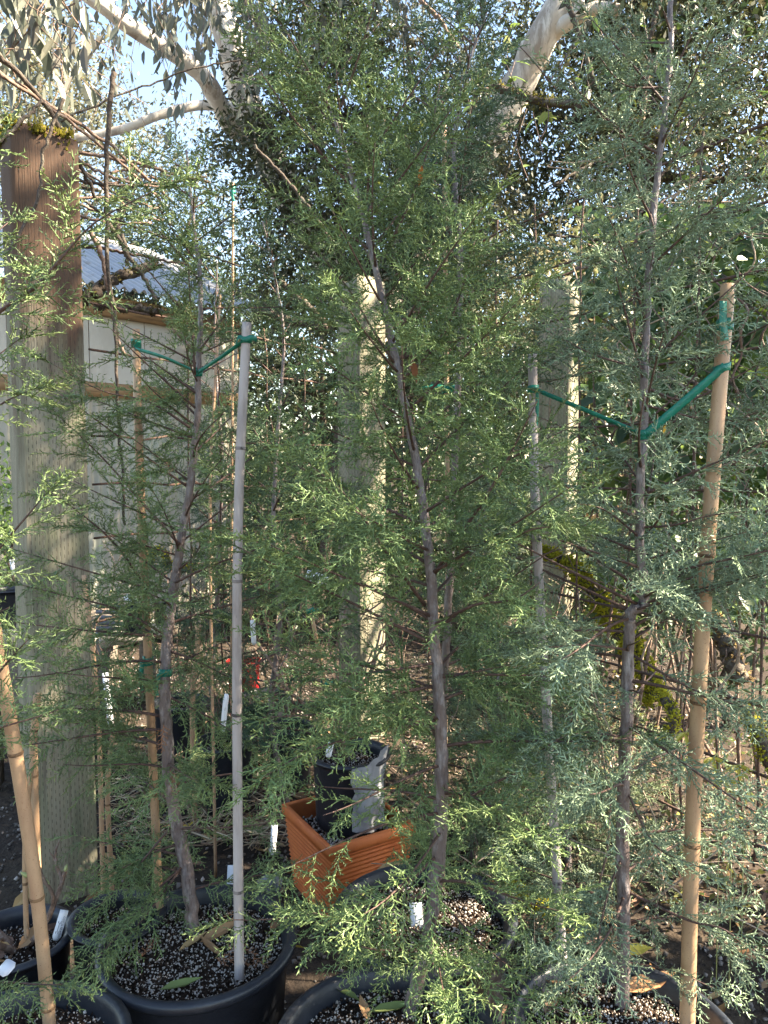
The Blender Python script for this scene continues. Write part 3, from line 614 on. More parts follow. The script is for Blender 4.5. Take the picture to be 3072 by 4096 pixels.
# ================================================================== GREEN RIBBONS
def tie(name, label, segs, group='green plastic ribbon ties'):
    """segs: list of (kind, data)"""
    root = None
    for kind, data in segs:
        P0 = np.array(data[0]) if kind != 'wrap' else np.array(data[0])
        if root is None: root = thing(name, P0, label, 'ribbon', group)
        if kind == 'wrap':
            c, d, r, turns, h, wd = data; d = unit(np.array(d)); a = unit(np.cross(d, [0, 1, 0.1])); b = np.cross(d, a)
            t = np.linspace(0, 1, int(24*turns)+2)
            P = np.array([np.array(c)+(a*math.cos(6.283*turns*s)+b*math.sin(6.283*turns*s))*(r+.0012+.0006*s)+d*h*(s-.5) for s in t])
            V, F = ribbon(P, wd, up=d); mk('wrap', V, F, 'ribbon', root, smooth=False)
        elif kind == 'band':
            P = smoothpath(np.array(data[0:-3]), 24); wd, up, tw = data[-3:]
            V, F = ribbon(P, wd, up=up, twist=tw); mk('strip', V, F, 'ribbon', root, smooth=True)
    return root
def near(P, py):
    """point and direction on a path whose projection is at pixel row py"""
    v = P-CAM; z = v[:, 1]*cp-v[:, 2]*sp; yy = v[:, 1]*sp+v[:, 2]*cp; row = 2048-FPX*yy/z
    i = int(np.argmin(abs(row-py))); i = min(max(i, 1), len(P)-2); return P[i], unit(P[i+1]-P[i-1])
pAL, dAL = near(stakeAL, 1385); pAT, dAT = near(PA, 1485); pAR, dAR = near(stakeAR, 1350)
fw = np.array([0, -1, 0])
tie('ribbon_tie', 'green ribbon joining two stakes to the left cypress trunk', [('wrap', (pAL, dAL, .0098, 3.2, .012, .010)), ('band', (pAL+fw*.011+[0, 0, -.012], (pAL*.5+pAT*.5)+fw*.012+[0, 0, -.001], pAT+fw*.010, .008, (0, 0, 1), .9)),
    ('wrap', (pAT, dAT, .0075, 1.2, .01, .012)), ('band', (pAT+fw*.010, (pAT*.5+pAR*.5)+fw*.012+[0, 0, -.002], pAR+fw*.011, .008, (0, 0, 1), 1.2)), ('wrap', (pAR, dAR, .0102, 1.6, .006, .009)),
    ('band', (pAR+fw*.012, pAR+fw*.016+[.014, 0, .004], pAR+fw*.018+[.026, 0, .0], .011, (0, 0, 1), .5)), ('band', (pAR+fw*.012, pAR+fw*.013+[-.012, 0, .006], pAR+fw*.014+[-.02, 0, -.012], .009, (0, .3, 1), .7))])
pCL, dCL = near(stakeCL, 1568); pCT, dCT = near(PC, 1718); pR1, dR1 = near(stakeCR, 1455); pR2, dR2 = near(stakeCR, 1300)
tie('ribbon_tie', 'long green ribbon from the grey stake round the blue-green cypress to the thick bamboo', [('wrap', (pCL, dCL, .0100, 1.7, .008, .012)), ('band', (pCL+fw*.012, (pCL*.5+pCT*.5)+fw*.012+[0, 0, .0], pCT+fw*.009, .009, (0, 0, 1), .6)),
    ('band', (pCL+fw*.013+[.006, 0, -.004], pCL+fw*.013+[.007, 0, -.04], pCL+fw*.013+[.005, 0, -.078], .007, (1, 0, 0), .3)),
    ('wrap', (pCT, dCT, .0080, 1.3, .008, .013)), ('band', (pCT+fw*.009, (pCT*.5+pR1*.5)+fw*.014, pR1+fw*.0155, .0155, (-.4, 0, 1), .15)),
    ('wrap', (pR1, dR1, .0138, .75, .02, .014)), ('wrap', (pR2, dR2, .0136, 1.3, .012, .013)), ('band', (pR2+fw*.016+[-.006, 0, -.03], pR2+fw*.018+[-.011, 0, 0.0], pR2+fw*.017+[-.012, 0, .042], .015, (1, 0, .2), .25))])
p, d = near(stakeAL, 2640); tie('ribbon_tie', 'small green tie low on the thin bamboo stake by the shed', [('wrap', (p, d, .0104, 2.2, .014, .012)), ('band', (p+fw*.012+[-.01, 0, 0], p+fw*.012+[-.016, 0, -.04], p+fw*.012+[-.012, 0, -.075], .012, (1, 0, 0), .5))])
p, d = near(PA, 2690); tie('ribbon_tie', 'small green tie around the left cypress trunk at mid height', [('wrap', (p, d, .0135, 1.6, .004, .014)), ('band', (p+fw*.014+[-.01, 0, 0], p+fw*.014+[-.018, 0, -.03], p+fw*.013+[-.016, 0, -.05], .01, (1, 0, 0), .5))])
p, d = near(stakeD, 1530); tie('ribbon_tie', 'green ribbon knot on the flat wooden stake behind', [('wrap', (p, d, .011, 2.0, .012, .012)), ('band', (p+fw*.014, p+fw*.016+[-.03, 0, .004], p+fw*.012+[-.07, 0, .0], .014, (0, 0, 1), .9)), ('band', (p+fw*.014, p+fw*.016+[.012, 0, .006], p+fw*.012+[.02, 0, -.004], .014, (0, 0, 1), .9))])

# ================================================================== ORANGE PLANTER
def planter():
    zt = .30; C0 = onz(1318, 3395, zt)[:2]; Lc = onz(1130, 3215, zt)[:2]; e1 = Lc-C0; e2 = np.array([-e1[1], e1[0]]); e2 = unit(e2)
    if e2[0] < 0: e2 = -e2
    e2 = e2*.31; ctr = C0+(e1+e2)/2; base = np.array([ctr[0], ctr[1], 0])
    root = thing('ribbed_planter', base, 'square orange ribbed planter with one sunlit side behind the sunny pot', 'planter')
    cn = np.array([-e1-e2, -e1+e2, e1+e2, e1-e2])/2
    def loop(k, z): return np.array([[*(ctr+c*k), z] for c in cn])
    prof = []; n = 17
    for i in range(n):
        z = zt-.035-(zt-.05)*i/n; k = .80+.17*(z/zt)
        prof += [(k, z), (k+.018, z-.004), (k+.018, z-.009), (k, z-.013)]
    def loft(prof, name, mat):
        V = np.vstack([loop(k, z) for k, z in prof]); m = len(prof)
        F = [[i*4+j, i*4+(j+1) % 4, i*4+4+(j+1) % 4, i*4+4+j] for i in range(m-1) for j in range(4)]
        return mk(name, V, [np.array(F)], mat, root)
    loft(prof, 'ribbed_wall', 'terracotta')
    loft([(.93, zt-.036), (1.01, zt-.034), (1.02, zt-.02), (1.01, zt-.002), (1.0, zt), (.92, zt), (.91, zt-.004), (.86, .2), (.82, .05)], 'rim', 'terracotta')
    V = np.vstack([loop(.86, .235), [[*ctr, .245]]]); mk('soil', V, [np.array([[0, 1, 4], [1, 2, 4], [2, 3, 4], [3, 0, 4]])], 'soil', root)
    N = 900; a = rng.uniform(-.43, .43, (N, 2)); s = rng.uniform(.002, .006, N)
    P = np.column_stack([ctr+a[:, :1]*e1+a[:, 1:]*e2, .243+s*.4]); M = rot_rand(N)*s[:, None, None]
    V, F = inst(*OCTA, M, P); mk('pebbles', V, F, 'perlite', root, kind='stuff')
    return ctr
plc = planter()
potH, RH = pot(1400, 3005, .50, .138, 'black pot with perlite standing inside the orange planter', 900, zb=.245, taper=.8)
# crumpled grey plastic sheets
def plastic(pts, label, thick=.002):
    """pts: grid rows of world points"""
    G = np.array(pts); a, b = G.shape[:2]
    na, nb = 9, 9; ui = np.linspace(0, a-1, na); vi = np.linspace(0, b-1, nb); V = []
    for u in ui:
        for v in vi:
            i, j = min(int(u), a-2), min(int(v), b-2); s, t = u-i, v-j
            p = G[i, j]*(1-s)*(1-t)+G[i+1, j]*s*(1-t)+G[i, j+1]*(1-s)*t+G[i+1, j+1]*s*t
            V.append(p+rng.normal(0, .0035, 3))
    V = np.array(V); i = np.arange(na-1)[:, None]*nb+np.arange(nb-1)[None]; F = np.stack([i, i+1, i+nb+1, i+nb], -1).reshape(-1, 4)
    V2 = V+[0, thick, 0]
    return tag(mk('plastic_sheet', np.vstack([V, V2]), [F, F[:, ::-1]+len(V)], 'greyplastic', smooth=True), label, 'plastic sheet')
yp = potH[1]-.06
plastic([[at(1405, 3080, yp-.09), at(1480, 3060, yp-.085), at(1545, 2985, yp+.03)], [at(1412, 3200, yp-.09), at(1485, 3190, yp-.09), at(1540, 3150, yp+.02)], [at(1405, 3330, yp-.085), at(1480, 3335, yp-.08), at(1535, 3300, yp+.02)]], 'crumpled grey plastic sheet wrapped on the pot inside the orange planter')
yq = g(1090, 3580, .30)[1]
plastic([[at(1030, 3520, yq+.02), at(1080, 3500, yq+.01), at(1125, 3475, yq)], [at(1040, 3570, yq+.02), at(1085, 3570, yq), at(1122, 3560, yq)], [at(1050, 3650, yq+.03), at(1090, 3650, yq+.02), at(1120, 3640, yq+.02)]], 'torn grey plastic flap sticking up behind the large left pot')

# ================================================================== BENCH AND FAR POTS ON THE LEFT
def bench(p0, p1, z, depth, label, slats=6, mat='benchwood', leg=True, w_=.07):
    p0 = np.array([p0[0], p0[1], 0]); p1 = np.array([p1[0], p1[1], 0]); d = unit(p1-p0); nb = np.array([-d[1], d[0], 0]); L = np.linalg.norm(p1-p0); yaw = math.atan2(d[1], d[0])
    root = thing('plant_bench', p0, label, 'bench'); root.rotation_euler = (0, 0, yaw)
    for k in range(slats): mk('slat', *[x for x in ((lambda q: (q[0]+p0, q[1]))(box((L/2, depth*(k+.5)/slats, z-.015+rng.normal(0, .001)), (L, depth/slats*.72, .03))))], mat, root)
    for (u, v) in ((.06, .05), (L-.06, .05), (.06, depth-.05), (L-.06, depth-.05)):
        V, F = box((u, v, (z-.1)/2), (w_, w_, z-.1)); mk('leg', V+p0, F, mat, root)
    V, F = box((L/2, -.012, z-.075), (L, .022, .115)); mk('front_board', V+p0, F, 'greyboard', root)
    return root
bA0 = at(-120, 2500, 3.3); bench(bA0, at(118, 2490, 3.35), at(50, 2480, 3.3)[2], .5, 'pale fronted bench behind the slanting stake at the left edge')
zb = at(50, 2480, 3.3)[2]
pot(38, 2352, zb+.17, .10, 'black pot standing on the pale fronted bench', 150, zb=zb)
b2 = at(395, 2520, 4.3); bench(b2, at(640, 2500, 4.6), at(500, 2500, 4.3)[2], .55, 'dark slatted bench behind the thin bamboo stake')
zb2 = at(500, 2500, 4.3)[2]
pot(540, 2420, zb2+.16, .075, 'small black pot with white tags on the dark slatted bench', 80, zb=zb2)
pot(660, 2400, zb2+.15, .075, 'small black pot at the far end of the slatted bench', 80, zb=zb2)
for k in range(6):
    P = path([(385, 2425+k*22, 4.22-.02*k), (480, 2428+k*22, 4.2), (570, 2436+k*21, 4.24)])
    tag(mk('drip_pipe', *tube(smoothpath(P, 10), .012, 8), 'pipe', smooth=True), 'grey plastic pipe in the pile by the slatted bench', 'pipe', 'grey pipes piled by the slatted bench')
pot(30, 2600, .33, .13, 'black pot on the gravel under the pale fronted bench', 200)
pot(330, 2830, .3, .12, 'black pot on the gravel right of the thick mossy post', 250)
pot(720, 2800, .3, .14, 'black pot in shade behind the left cypress trunk', 250)
pot(900, 2960, .3, .13, 'black pot in shade behind the grey weathered stake', 300)
pot(1060, 2780, .3, .14, 'black pot in shade left of the orange planter', 250)
pot(1160, 2900, .28, .11, 'small black pot close to the orange planter', 250)
rp = onz(975, 2640, .34); pot(975, 2640, .34, .10, 'red plastic pot behind the grey weathered stake', 100, col='redplastic', group=None)

# ================================================================== BARE SHRUBS
def bare(base, h, n, label, seed, r=.006, spread=.5, mat='canebark', buds=14, lean=(0, 0), name='bare_shrub', group='leafless shrubs in pots'):
    q = np.random.default_rng(seed); base = np.array(base, float); root = thing(name, base, label, 'shrub', group)
    tips = []
    def stem(p, d, L, r0, lvl):
        m = 9; P = [p]
        for i in range(m-1): d = unit(d+q.normal(0, .16, 3)+np.array([0, 0, .03])); P.append(P[-1]+d*L/m)
        P = np.array(P); mk('stem', *tube(P, np.linspace(r0, r0*.55, m), 6), mat, root, smooth=True)
        tips.append((P[-1], d))
        if lvl < 2:
            for _ in range(q.integers(2, 4)):
                k = q.integers(3, m); a = q.random()*6.283; tips.append((P[k], d))
                stem(P[k], unit(d+np.array([math.cos(a), math.sin(a), .1])*q.uniform(.5, 1.1)), L*q.uniform(.35, .6), r0*.55, lvl+1)
    for i in range(n):
        a = i*2.4+q.random(); stem(base+np.array([math.cos(a), math.sin(a), 0])*.012, unit(np.array([math.cos(a)*spread+lean[0], math.sin(a)*spread+lean[1], 1])), h*q.uniform(.6, 1), r, 0)
    if buds:
        for (p, d) in tips[:buds]:
            s = q.uniform(.008, .014); P = np.array([p, p+d*s*.5, p+d*s*1.3, p+d*s*2]); mk('bud', *tube(P, np.array([.3, .55, .4, .05])*s, 6), 'budgreen', root, smooth=True)
    return root
fx = g(75, 3800, potF[2]); bare(fx, .34, 3, 'bare shrub with thick curving grey stems in the left pot', 3, .009, .8, buds=8)
hx = potH+np.array([0, 0, 0]); bare(hx-[.02, 0, 0], .62, 4, 'bare shrub with swelling buds tied to a leaning bamboo in the planter pot', 8, .007, .35, lean=(-.25, 0), buds=26)
hs = bamboo([g(1345, 2950, potH[2])-[0, 0, .04], at(1275, 2600, potH[1]-.02), at(1195, 2240, potH[1]-.02)], .0075, .0065, [.3, .55, .8], 'slanting short bamboo stick with green ties in the planter pot')
for i, (py, lb) in enumerate(((2440, 'top green tie on the slanting short bamboo in the planter pot'), (2735, 'middle green tie on the slanting short bamboo in the planter pot'), (2860, 'lowest green tie on the slanting short bamboo in the planter pot'))):
    p, d = near(hs, py); tie('ribbon_tie', lb, [('wrap', (p, d, .012, 1.8, .004, .012)), ('band', (p+fw*.012, p+fw*.013+[.012, 0, .002], p+fw*.013+[.028, 0, .004], .012, (0, 0, 1), .3))])
def gz(px, py, z=.26): return onz(px, py, z)
bare(gz(740, 2790), .75, 5, 'bare twiggy shrub in the shaded pot behind the left trunk', 11, .005, .35, buds=20)
bare(gz(900, 2950), .8, 5, 'bare reddish shrub behind the grey weathered stake', 12, .0045, .3, buds=22)
bare(gz(1060, 2770), .9, 5, 'tall bare shrub left of the orange planter', 14, .005, .3, buds=20)
bare(gz(340, 2820), .7, 4, 'bare shrub against the lower part of the thick mossy post', 15, .005, .4, buds=16)
bare(gz(1160, 2890), .5, 4, 'low bare shrub close to the orange planter', 16, .004, .5, buds=18)
sticks = [([(445, 3500, 2.45), (430, 3150, 2.45), (455, 2900, 2.46)], .009, 'stub of bamboo leaning beside the thick mossy post foot'), ([(395, 2900, 2.4), (370, 2600, 2.4), (335, 2300, 2.42)], .008, 'bamboo stick leaning on the thick mossy post'), ([(770, 2800, 3.0), (785, 2650, 3.0), (795, 2500, 3.0)], .012, 'pale bamboo stub behind the left cypress trunk'),
          ([(135, 3050, 2.2), (140, 2900, 2.2), (150, 2775, 2.2)], .012, 'short cut stake at the left side of the thick mossy post'), ([(840, 2100, 2.6), (862, 1500, 2.62), (880, 1180, 2.65)], .0055, 'slender stake far behind the left cypress'), ([(925, 2600, 3.2), (930, 1500, 3.2), (932, 730, 3.2)], .0055, 'tall slender stake with a green tip tie behind the grey stake')]
for pts, rr, lb in sticks:
    P = path(pts); b0 = P[0].copy(); b0[2] = 0.0; P = np.vstack([b0, P]); bamboo(P, rr, rr*.9, [.3, .6], lb)
tp = at(932, 760, 3.2); tie('ribbon_tie', 'tiny green tie at the tip of the tall slender stake', [('wrap', (tp, (0, 0, 1), .009, 2, .03, .014)), ('band', (tp+fw*.012, tp+fw*.012+[0, 0, -.03], tp+fw*.012+[.004, 0, -.05], .012, (1, 0, 0), .2))])

# ================================================================== PLANT TAGS
def text_mesh(body, size):
    cu = bpy.data.curves.new('t', 'FONT'); cu.body = body; cu.size = size; cu.align_x = 'CENTER'; cu.align_y = 'CENTER'; cu.resolution_u = 2
    o = bpy.data.objects.new('t', cu); COL.objects.link(o); bpy.context.view_layer.update()
    me = bpy.data.meshes.new_from_object(o.evaluated_get(bpy.context.evaluated_depsgraph_get())); bpy.data.objects.remove(o)
    V = np.array([v.co[:] for v in me.vertices]); F = [list(p.vertices) for p in me.polygons]
    return V, F
def plant_tag(p_top, p_bot, wd, label, words=None, lines=0, face=None):
    A = np.array(p_top); B = np.array(p_bot); ax = unit(A-B); L = np.linalg.norm(A-B); mid = (A+B)/2
    view = unit(CAM-mid) if face is None else unit(np.array(face, float)); sx = unit(np.cross(ax, view)); nz = np.cross(sx, ax)
    root = thing('plant_tag', B, label, 'tag', 'white plant tags')
    n = 8; V = []
    for i in range(n+1):
        t = i/n; c = B+ax*L*t+nz*.006*math.sin(t*math.pi); ww = wd*(1 if t > .12 else .55+.45*t/.12)
        V += [c+sx*ww/2+nz*.0005, c-sx*ww/2+nz*.0005, c-sx*ww/2-nz*.0005, c+sx*ww/2-nz*.0005]
    F = [[i*4+k, i*4+(k+1) % 4, i*4+4+(k+1) % 4, i*4+4+k] for i in range(n) for k in range(4)]+[[0, 3, 2, 1], [n*4+k for k in range(4)]]
    mk('strip', np.array(V), [np.array(F)], 'tagwhite', root, smooth=False)
    def put(T, Fc, off_u, off_v, name):
        # text runs along the strip
        P = np.array([mid+ax*(-(x)+off_u)+sx*(y+off_v)+nz*(.006*math.sin(math.pi*(np.clip(.5+(-x+off_u)/L, 0, 1)))+.0012) for x, y, _ in T])
        me = bpy.data.meshes.new(name); me.from_pydata((P-B).tolist(), [], Fc); me.materials.append(MATS['tagink']); o = bpy.data.objects.new(name, me); COL.objects.link(o); o.parent = root
    if words: put(*text_mesh(words, wd*.34), -L*.05, wd*.22, 'lettering')
    for k in range(lines):
        V, F = box((0, 0, 0), (L*(.42-.1*(k % 2)), wd*.05, .0001)); put(V, [list(f) for f in F[0]], -L*.05, wd*(.02-.14*k), 'print_line')
    return root
tz = potF[2]
plant_tag(at(258, 3640, potF[1]+.02), at(222, 3762, potF[1]+.0), .019, 'white tag with printed lettering slanting in the pot with the bare shrub', 'CISTUS NURSERY', 3)
plant_tag(at(0, 3865, 1.42), at(45, 3885, 1.40), .03, 'white tag corner at the left edge above the bottom corner pot', face=(0, -.5, 1))
plant_tag(at(1098, 3300, 2.2), at(1090, 3420, 2.18), .018, 'narrow white tag with dark print upright in front of the orange planter', None, 2)
plant_tag(at(1325, 2965, potH[1]-.09), at(1312, 3030, potH[1]-.10), .020, 'grey white tag inside the planter pot rim', None, 3)
plant_tag(at(1662, 3610, bD-.10), at(1675, 3780, bD-.14), .030, 'large white tag in the sunlit pot beside the middle trunk')
plant_tag(at(420, 2690, 2.35), at(445, 2920, 2.3), .018, 'long white tag right of the thick mossy post')
plant_tag(at(906, 2775, 2.5), at(890, 2930, 2.5), .018, 'white tag hanging left of the grey weathered stake', None, 1)
plant_tag(at(1225, 2300, potH[1]-.05), at(1315, 2325, potH[1]-.05), .034, 'white tag lying sideways on twigs above the slanting short bamboo')
plant_tag(at(930, 3460, 2.0), at(925, 3580, 1.95), .026, 'broad white tag behind the large left pot')
plant_tag(at(500, 2385, 4.2), at(545, 2415, 4.2), .035, 'white tag lying over the small pot on the slatted bench', face=(0, -1, .6))
plant_tag(at(48, 2238, 3.3), at(58, 2300, 3.3), .022, 'white tag poking up from the pot on the pale bench')
plant_tag(at(1010, 2480, 3.0), at(1016, 2580, 3.0), .020, 'pale tag on the tall bare shrub left of the orange planter')

# ================================================================== BACKGROUND TREES
def leaf_cloud(lobes, n, size, tints, droop=.2, per=26, crad=.22, templ=DIAMOND, seed=0, wide=1.0):
    q = np.random.default_rng(seed); nc = max(1, n//per)
    vol = np.array([np.prod(l[1])**(.8) for l in lobes]); pick = q.choice(len(lobes), nc, p=vol/vol.sum())
    C = np.array([l[0] for l in lobes])[pick]; R = np.array([l[1] for l in lobes])[pick]
    u = q.normal(size=(nc, 3)); u /= np.linalg.norm(u, axis=1)[:, None]
    C = C+u*R*(q.random((nc, 1))**.42)
    tw = u+q.normal(0, .6, (nc, 3)); tw /= np.linalg.norm(tw, axis=1)[:, None]
    P = np.repeat(C, per, 0)+q.normal(0, crad*.45, (nc*per, 3))+np.repeat(tw, per, 0)*q.uniform(-crad, crad, (nc*per, 1))
    D = np.repeat(tw, per, 0)*.6+q.normal(0, .7, (nc*per, 3))+np.array([0, 0, -droop])
    s = size*q.uniform(.6, 1.25, nc*per)
    M = basis(D, q.normal(size=(nc*per, 3))+np.array([0, 0, .4]))*np.stack([s, s*wide, s], -1)[:, None, :]
    V, F = inst(*templ, M, P)
    t = np.array(tints); k = q.integers(0, len(t), nc); c = t[k]*q.uniform(.65, 1.3, (nc, 1))
    c = np.repeat(c, per, 0)*q.uniform(.75, 1.25, (nc*per, 1))
    return V, F, np.repeat(c, len(templ[0]), 0), C
def limb_paths(base, top, lobes, seed, r0, n=9):
    q = np.random.default_rng(seed); out = []
    trunk = smoothpath(np.array([base, base*.66+top*.34+q.normal(0, .1, 3)*[1, 1, 0], base*.33+top*.67+q.normal(0, .15, 3)*[1, 1, 0], top]), 16); out.append((trunk, np.linspace(r0, r0*.25, 16)))
    for i in range(n):
        c, R = lobes[i % len(lobes)]; tgt = np.array(c)+q.normal(0, .5, 3)*np.array(R)
        k = q.integers(4, 14); a = trunk[k]; m = a*.5+tgt*.5+np.array([0, 0, -.15])+q.normal(0, .1, 3)
        P = smoothpath(np.array([a, m, tgt]), 10); out.append((P, np.linspace(r0*.4, r0*.08, 10)))
    return out
def bg_tree(name, label, px, Y, lobes_px, n, size, tints, seed, trunk_r=.14, droop=.2, per=26, crad=.22, group='trees behind the nursery', bark='darkbark', wide=1.0, templ=DIAMOND):
    """lobes_px: (px, py, dY, rx, ry(depth), rz) centre by pixel at Y+dY, radii in metres"""
    lobes = [(at(a, b, Y+dy), np.array([rx, ry, rz])) for a, b, dy, rx, ry, rz in lobes_px]
    b = at(px, 2048, Y); base = np.array([b[0], Y, 0.0]); top = np.mean([l[0] for l in lobes], 0); top[2] = max(l[0][2] for l in lobes)
    root = thing(name, base, label, 'tree', group)
    ps = limb_paths(base, top, lobes, seed, trunk_r)
    mk('trunk', *tube(ps[0][0], ps[0][1], 10), bark, root, smooth=True)
    for P, R in ps[1:]: mk('limb', *tube(P, R, 7), bark, root, smooth=True)
    V, F, T, C = leaf_cloud(lobes, n, size, tints, droop, per, crad, templ, seed, wide)
    mk('crown', V, F, 'leaf', root, tint=T, kind='stuff')
    return root
DK = [(.055, .065, .028), (.07, .078, .034), (.08, .085, .04), (.065, .06, .034)]
GR = [(.085, .09, .06), (.11, .115, .075), (.13, .125, .075), (.075, .085, .055)]
PALE = [(.17, .165, .075), (.14, .14, .08), (.2, .19, .10)]
bg_tree('evergreen_tree', 'loose grey-green evergreen over the shed with bright sky showing through', 330, 10.5, [(60, 300, 0, 1.2, 1.2, 1.0), (330, 560, .5, 1.3, 1.3, .95), (720, 640, 0, 1.0, 1.2, .8), (120, 780, .6, 1.3, 1.2, .8), (560, 860, .3, 1.2, 1.2, .7), (-150, 550, 0, 1.1, 1.1, 1.2)], 15000, .075, GR, 31, droop=.1)
bg_tree('evergreen_tree', 'yellowish evergreen glimpsed behind the hanging gum leaves', 150, 13, [(120, 250, 0, 1.5, 1.5, 1.2), (300, 420, 0, 1.2, 1.5, .8), (60, 520, 0, 1.3, 1.3, 1.0)], 8000, .09, PALE, 32, droop=.1)
bg_tree('evergreen_tree', 'dark dense evergreen crown rising behind the middle cypress top', 1250, 6.1, [(1200, 330, 0, .62, .5, .58), (1500, 430, .2, .7, .5, .55), (1330, 140, .1, .45, .4, .3), (1640, 700, 0, .65, .5, .55), (1080, 690, 0, .5, .5, .5), (1400, 900, 0, .8, .6, .5), (1750, 950, 0, .6, .5, .5), (1200, 1150, 0, .7, .5, .5), (1600, 1250, 0, .7, .5, .5), (1900, 1200, 0, .5, .5, .5), (1060, 600, .3, .35, .3, .35), (1230, 820, .3, .4, .3, .4), (1930, 700, .2, .35, .3, .35), (1800, 880, .2, .4, .3, .4), (1990, 560, .3, .22, .2, .25)], 36000, .058, DK+GR[:1], 33, droop=.35, crad=.14, trunk_r=.06)
bg_tree('evergreen_tree', 'dark drooping evergreen filling the upper right behind the white gum trunk', 2500, 10, [(2450, 250, 0, 1.7, 1.5, 1.4), (2900, 250, .5, 1.6, 1.5, 1.5), (2250, 600, 0, 1.3, 1.4, 1.0), (2700, 750, 0, 1.6, 1.5, 1.1), (3150, 600, 0, 1.3, 1.3, 1.2), (2050, 850, 0, 1.1, 1.3, .8), (1950, 380, 0, .8, 1.0, .7), (2400, -150, 0, 1.8, 1.5, 1.2), (3000, -150, 0, 1.8, 1.5, 1.2)], 56000, .095, DK+[(.08, .09, .035)], 34, trunk_r=.2, droop=.4)
bg_tree('evergreen_tree', 'sparse evergreen spray hanging against blue sky at the top middle', 1700, 9, [(1560, 60, 0, .75, .7, .45), (1750, 230, 0, .55, .7, .5), (1300, 20, 0, .8, .8, .4), (1850, 480, 0, .6, .7, .5)], 4200, .075, GR, 35, droop=.6, trunk_r=.09)
bg_tree('conifer_tree', 'dark green conifer behind the shed roof', 480, 8.8, [(430, 960, 0, 1.0, .9, .75), (620, 1080, 0, .9, .9, .7), (330, 1120, .5, 1.1, 1.0, .7), (760, 1180, 0, .8, .9, .7)], 12000, .06, [(.03, .05, .03), (.04, .065, .04)], 36, droop=.3)
bg_tree('evergreen_tree', 'mid green tree seen low behind the middle post', 1250, 8.5, [(1000, 1150, 0, 1.0, 1.0, .9), (1300, 1300, 0, 1.1, 1.0, 1.0), (1650, 1250, 0, 1.1, 1.0, 1.0), (1000, 1600, 0, 1.1, 1.0, .9), (1500, 1700, 0, 1.2, 1.0, .8), (1850, 1500, 0, 1.0, 1.0, 1.0)], 16000, .08, [(.04, .06, .03), (.06, .085, .04), (.03, .045, .025)], 37)
bg_tree('evergreen_tree', 'sunlit yellow green tree glimpsed behind the pale post', 2300, 8, [(2200, 1100, 0, 1.0, 1.0, .7), (2450, 1250, 0, 1.0, 1.0, .8), (2150, 1500, .3, 1.0, 1.0, .8), (2700, 1250, .3, 1.0, 1.0, .9)], 12000, .08, PALE+[(.09, .12, .04)], 38)
q = np.random.default_rng(39)
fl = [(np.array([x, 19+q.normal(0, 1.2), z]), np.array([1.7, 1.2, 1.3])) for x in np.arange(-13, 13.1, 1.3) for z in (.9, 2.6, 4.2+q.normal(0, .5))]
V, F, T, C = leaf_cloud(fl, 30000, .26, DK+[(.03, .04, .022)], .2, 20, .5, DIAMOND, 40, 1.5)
tag(mk('far_wood', V, F, 'leaf', tint=T), 'dark wood far behind everything closing the view', 'wood', kind='stuff')
# low shrubs closing the view at eye level and below
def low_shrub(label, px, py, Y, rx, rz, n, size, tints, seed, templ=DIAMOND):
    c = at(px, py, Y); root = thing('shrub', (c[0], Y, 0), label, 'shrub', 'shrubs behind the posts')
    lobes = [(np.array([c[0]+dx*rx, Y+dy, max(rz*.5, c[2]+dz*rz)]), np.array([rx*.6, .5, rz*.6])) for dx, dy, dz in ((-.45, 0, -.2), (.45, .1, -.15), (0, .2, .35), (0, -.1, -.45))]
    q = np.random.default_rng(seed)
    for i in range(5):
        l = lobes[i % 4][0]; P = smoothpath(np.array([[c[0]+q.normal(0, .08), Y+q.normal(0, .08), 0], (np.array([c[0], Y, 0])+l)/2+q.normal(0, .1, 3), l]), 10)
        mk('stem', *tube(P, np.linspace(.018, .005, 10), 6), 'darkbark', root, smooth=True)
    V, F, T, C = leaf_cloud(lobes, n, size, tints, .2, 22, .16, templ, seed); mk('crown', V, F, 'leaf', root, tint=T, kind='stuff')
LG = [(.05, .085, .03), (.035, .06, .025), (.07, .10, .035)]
for a in (('shady green shrub left of the middle post at eye level', 900, 1850, 7.0, 1.0, .9, 6000, .07, LG, 41), ('shady shrub low behind the orange planter', 1200, 2250, 6.5, 1.0, .6, 5000, .06, LG, 42), ('dim shrub between middle and pale posts', 1800, 2050, 6.4, .9, .9, 6000, .07, LG, 43), ('dim shrub low behind the pale post', 2250, 2250, 6.0, .9, .7, 5000, .07, LG, 44), ('bright green shrub at far left beyond the thick mossy post', 30, 2000, 4.6, .35, .5, 1800, .05, [(.12, .2, .05), (.09, .15, .04)], 45), ('dark shrub under the hedge at the right edge', 2900, 2250, 4.2, .8, .6, 4000, .07, LG, 46), ('brown green shrub right of the pale post', 2550, 2200, 4.9, .8, .7, 3600, .06, LG+[(.12, .08, .04)], 47), ('dim shrub far behind the bare shrubs', 500, 2300, 7.4, 1.2, .5, 4000, .07, LG, 48)): low_shrub(*a)

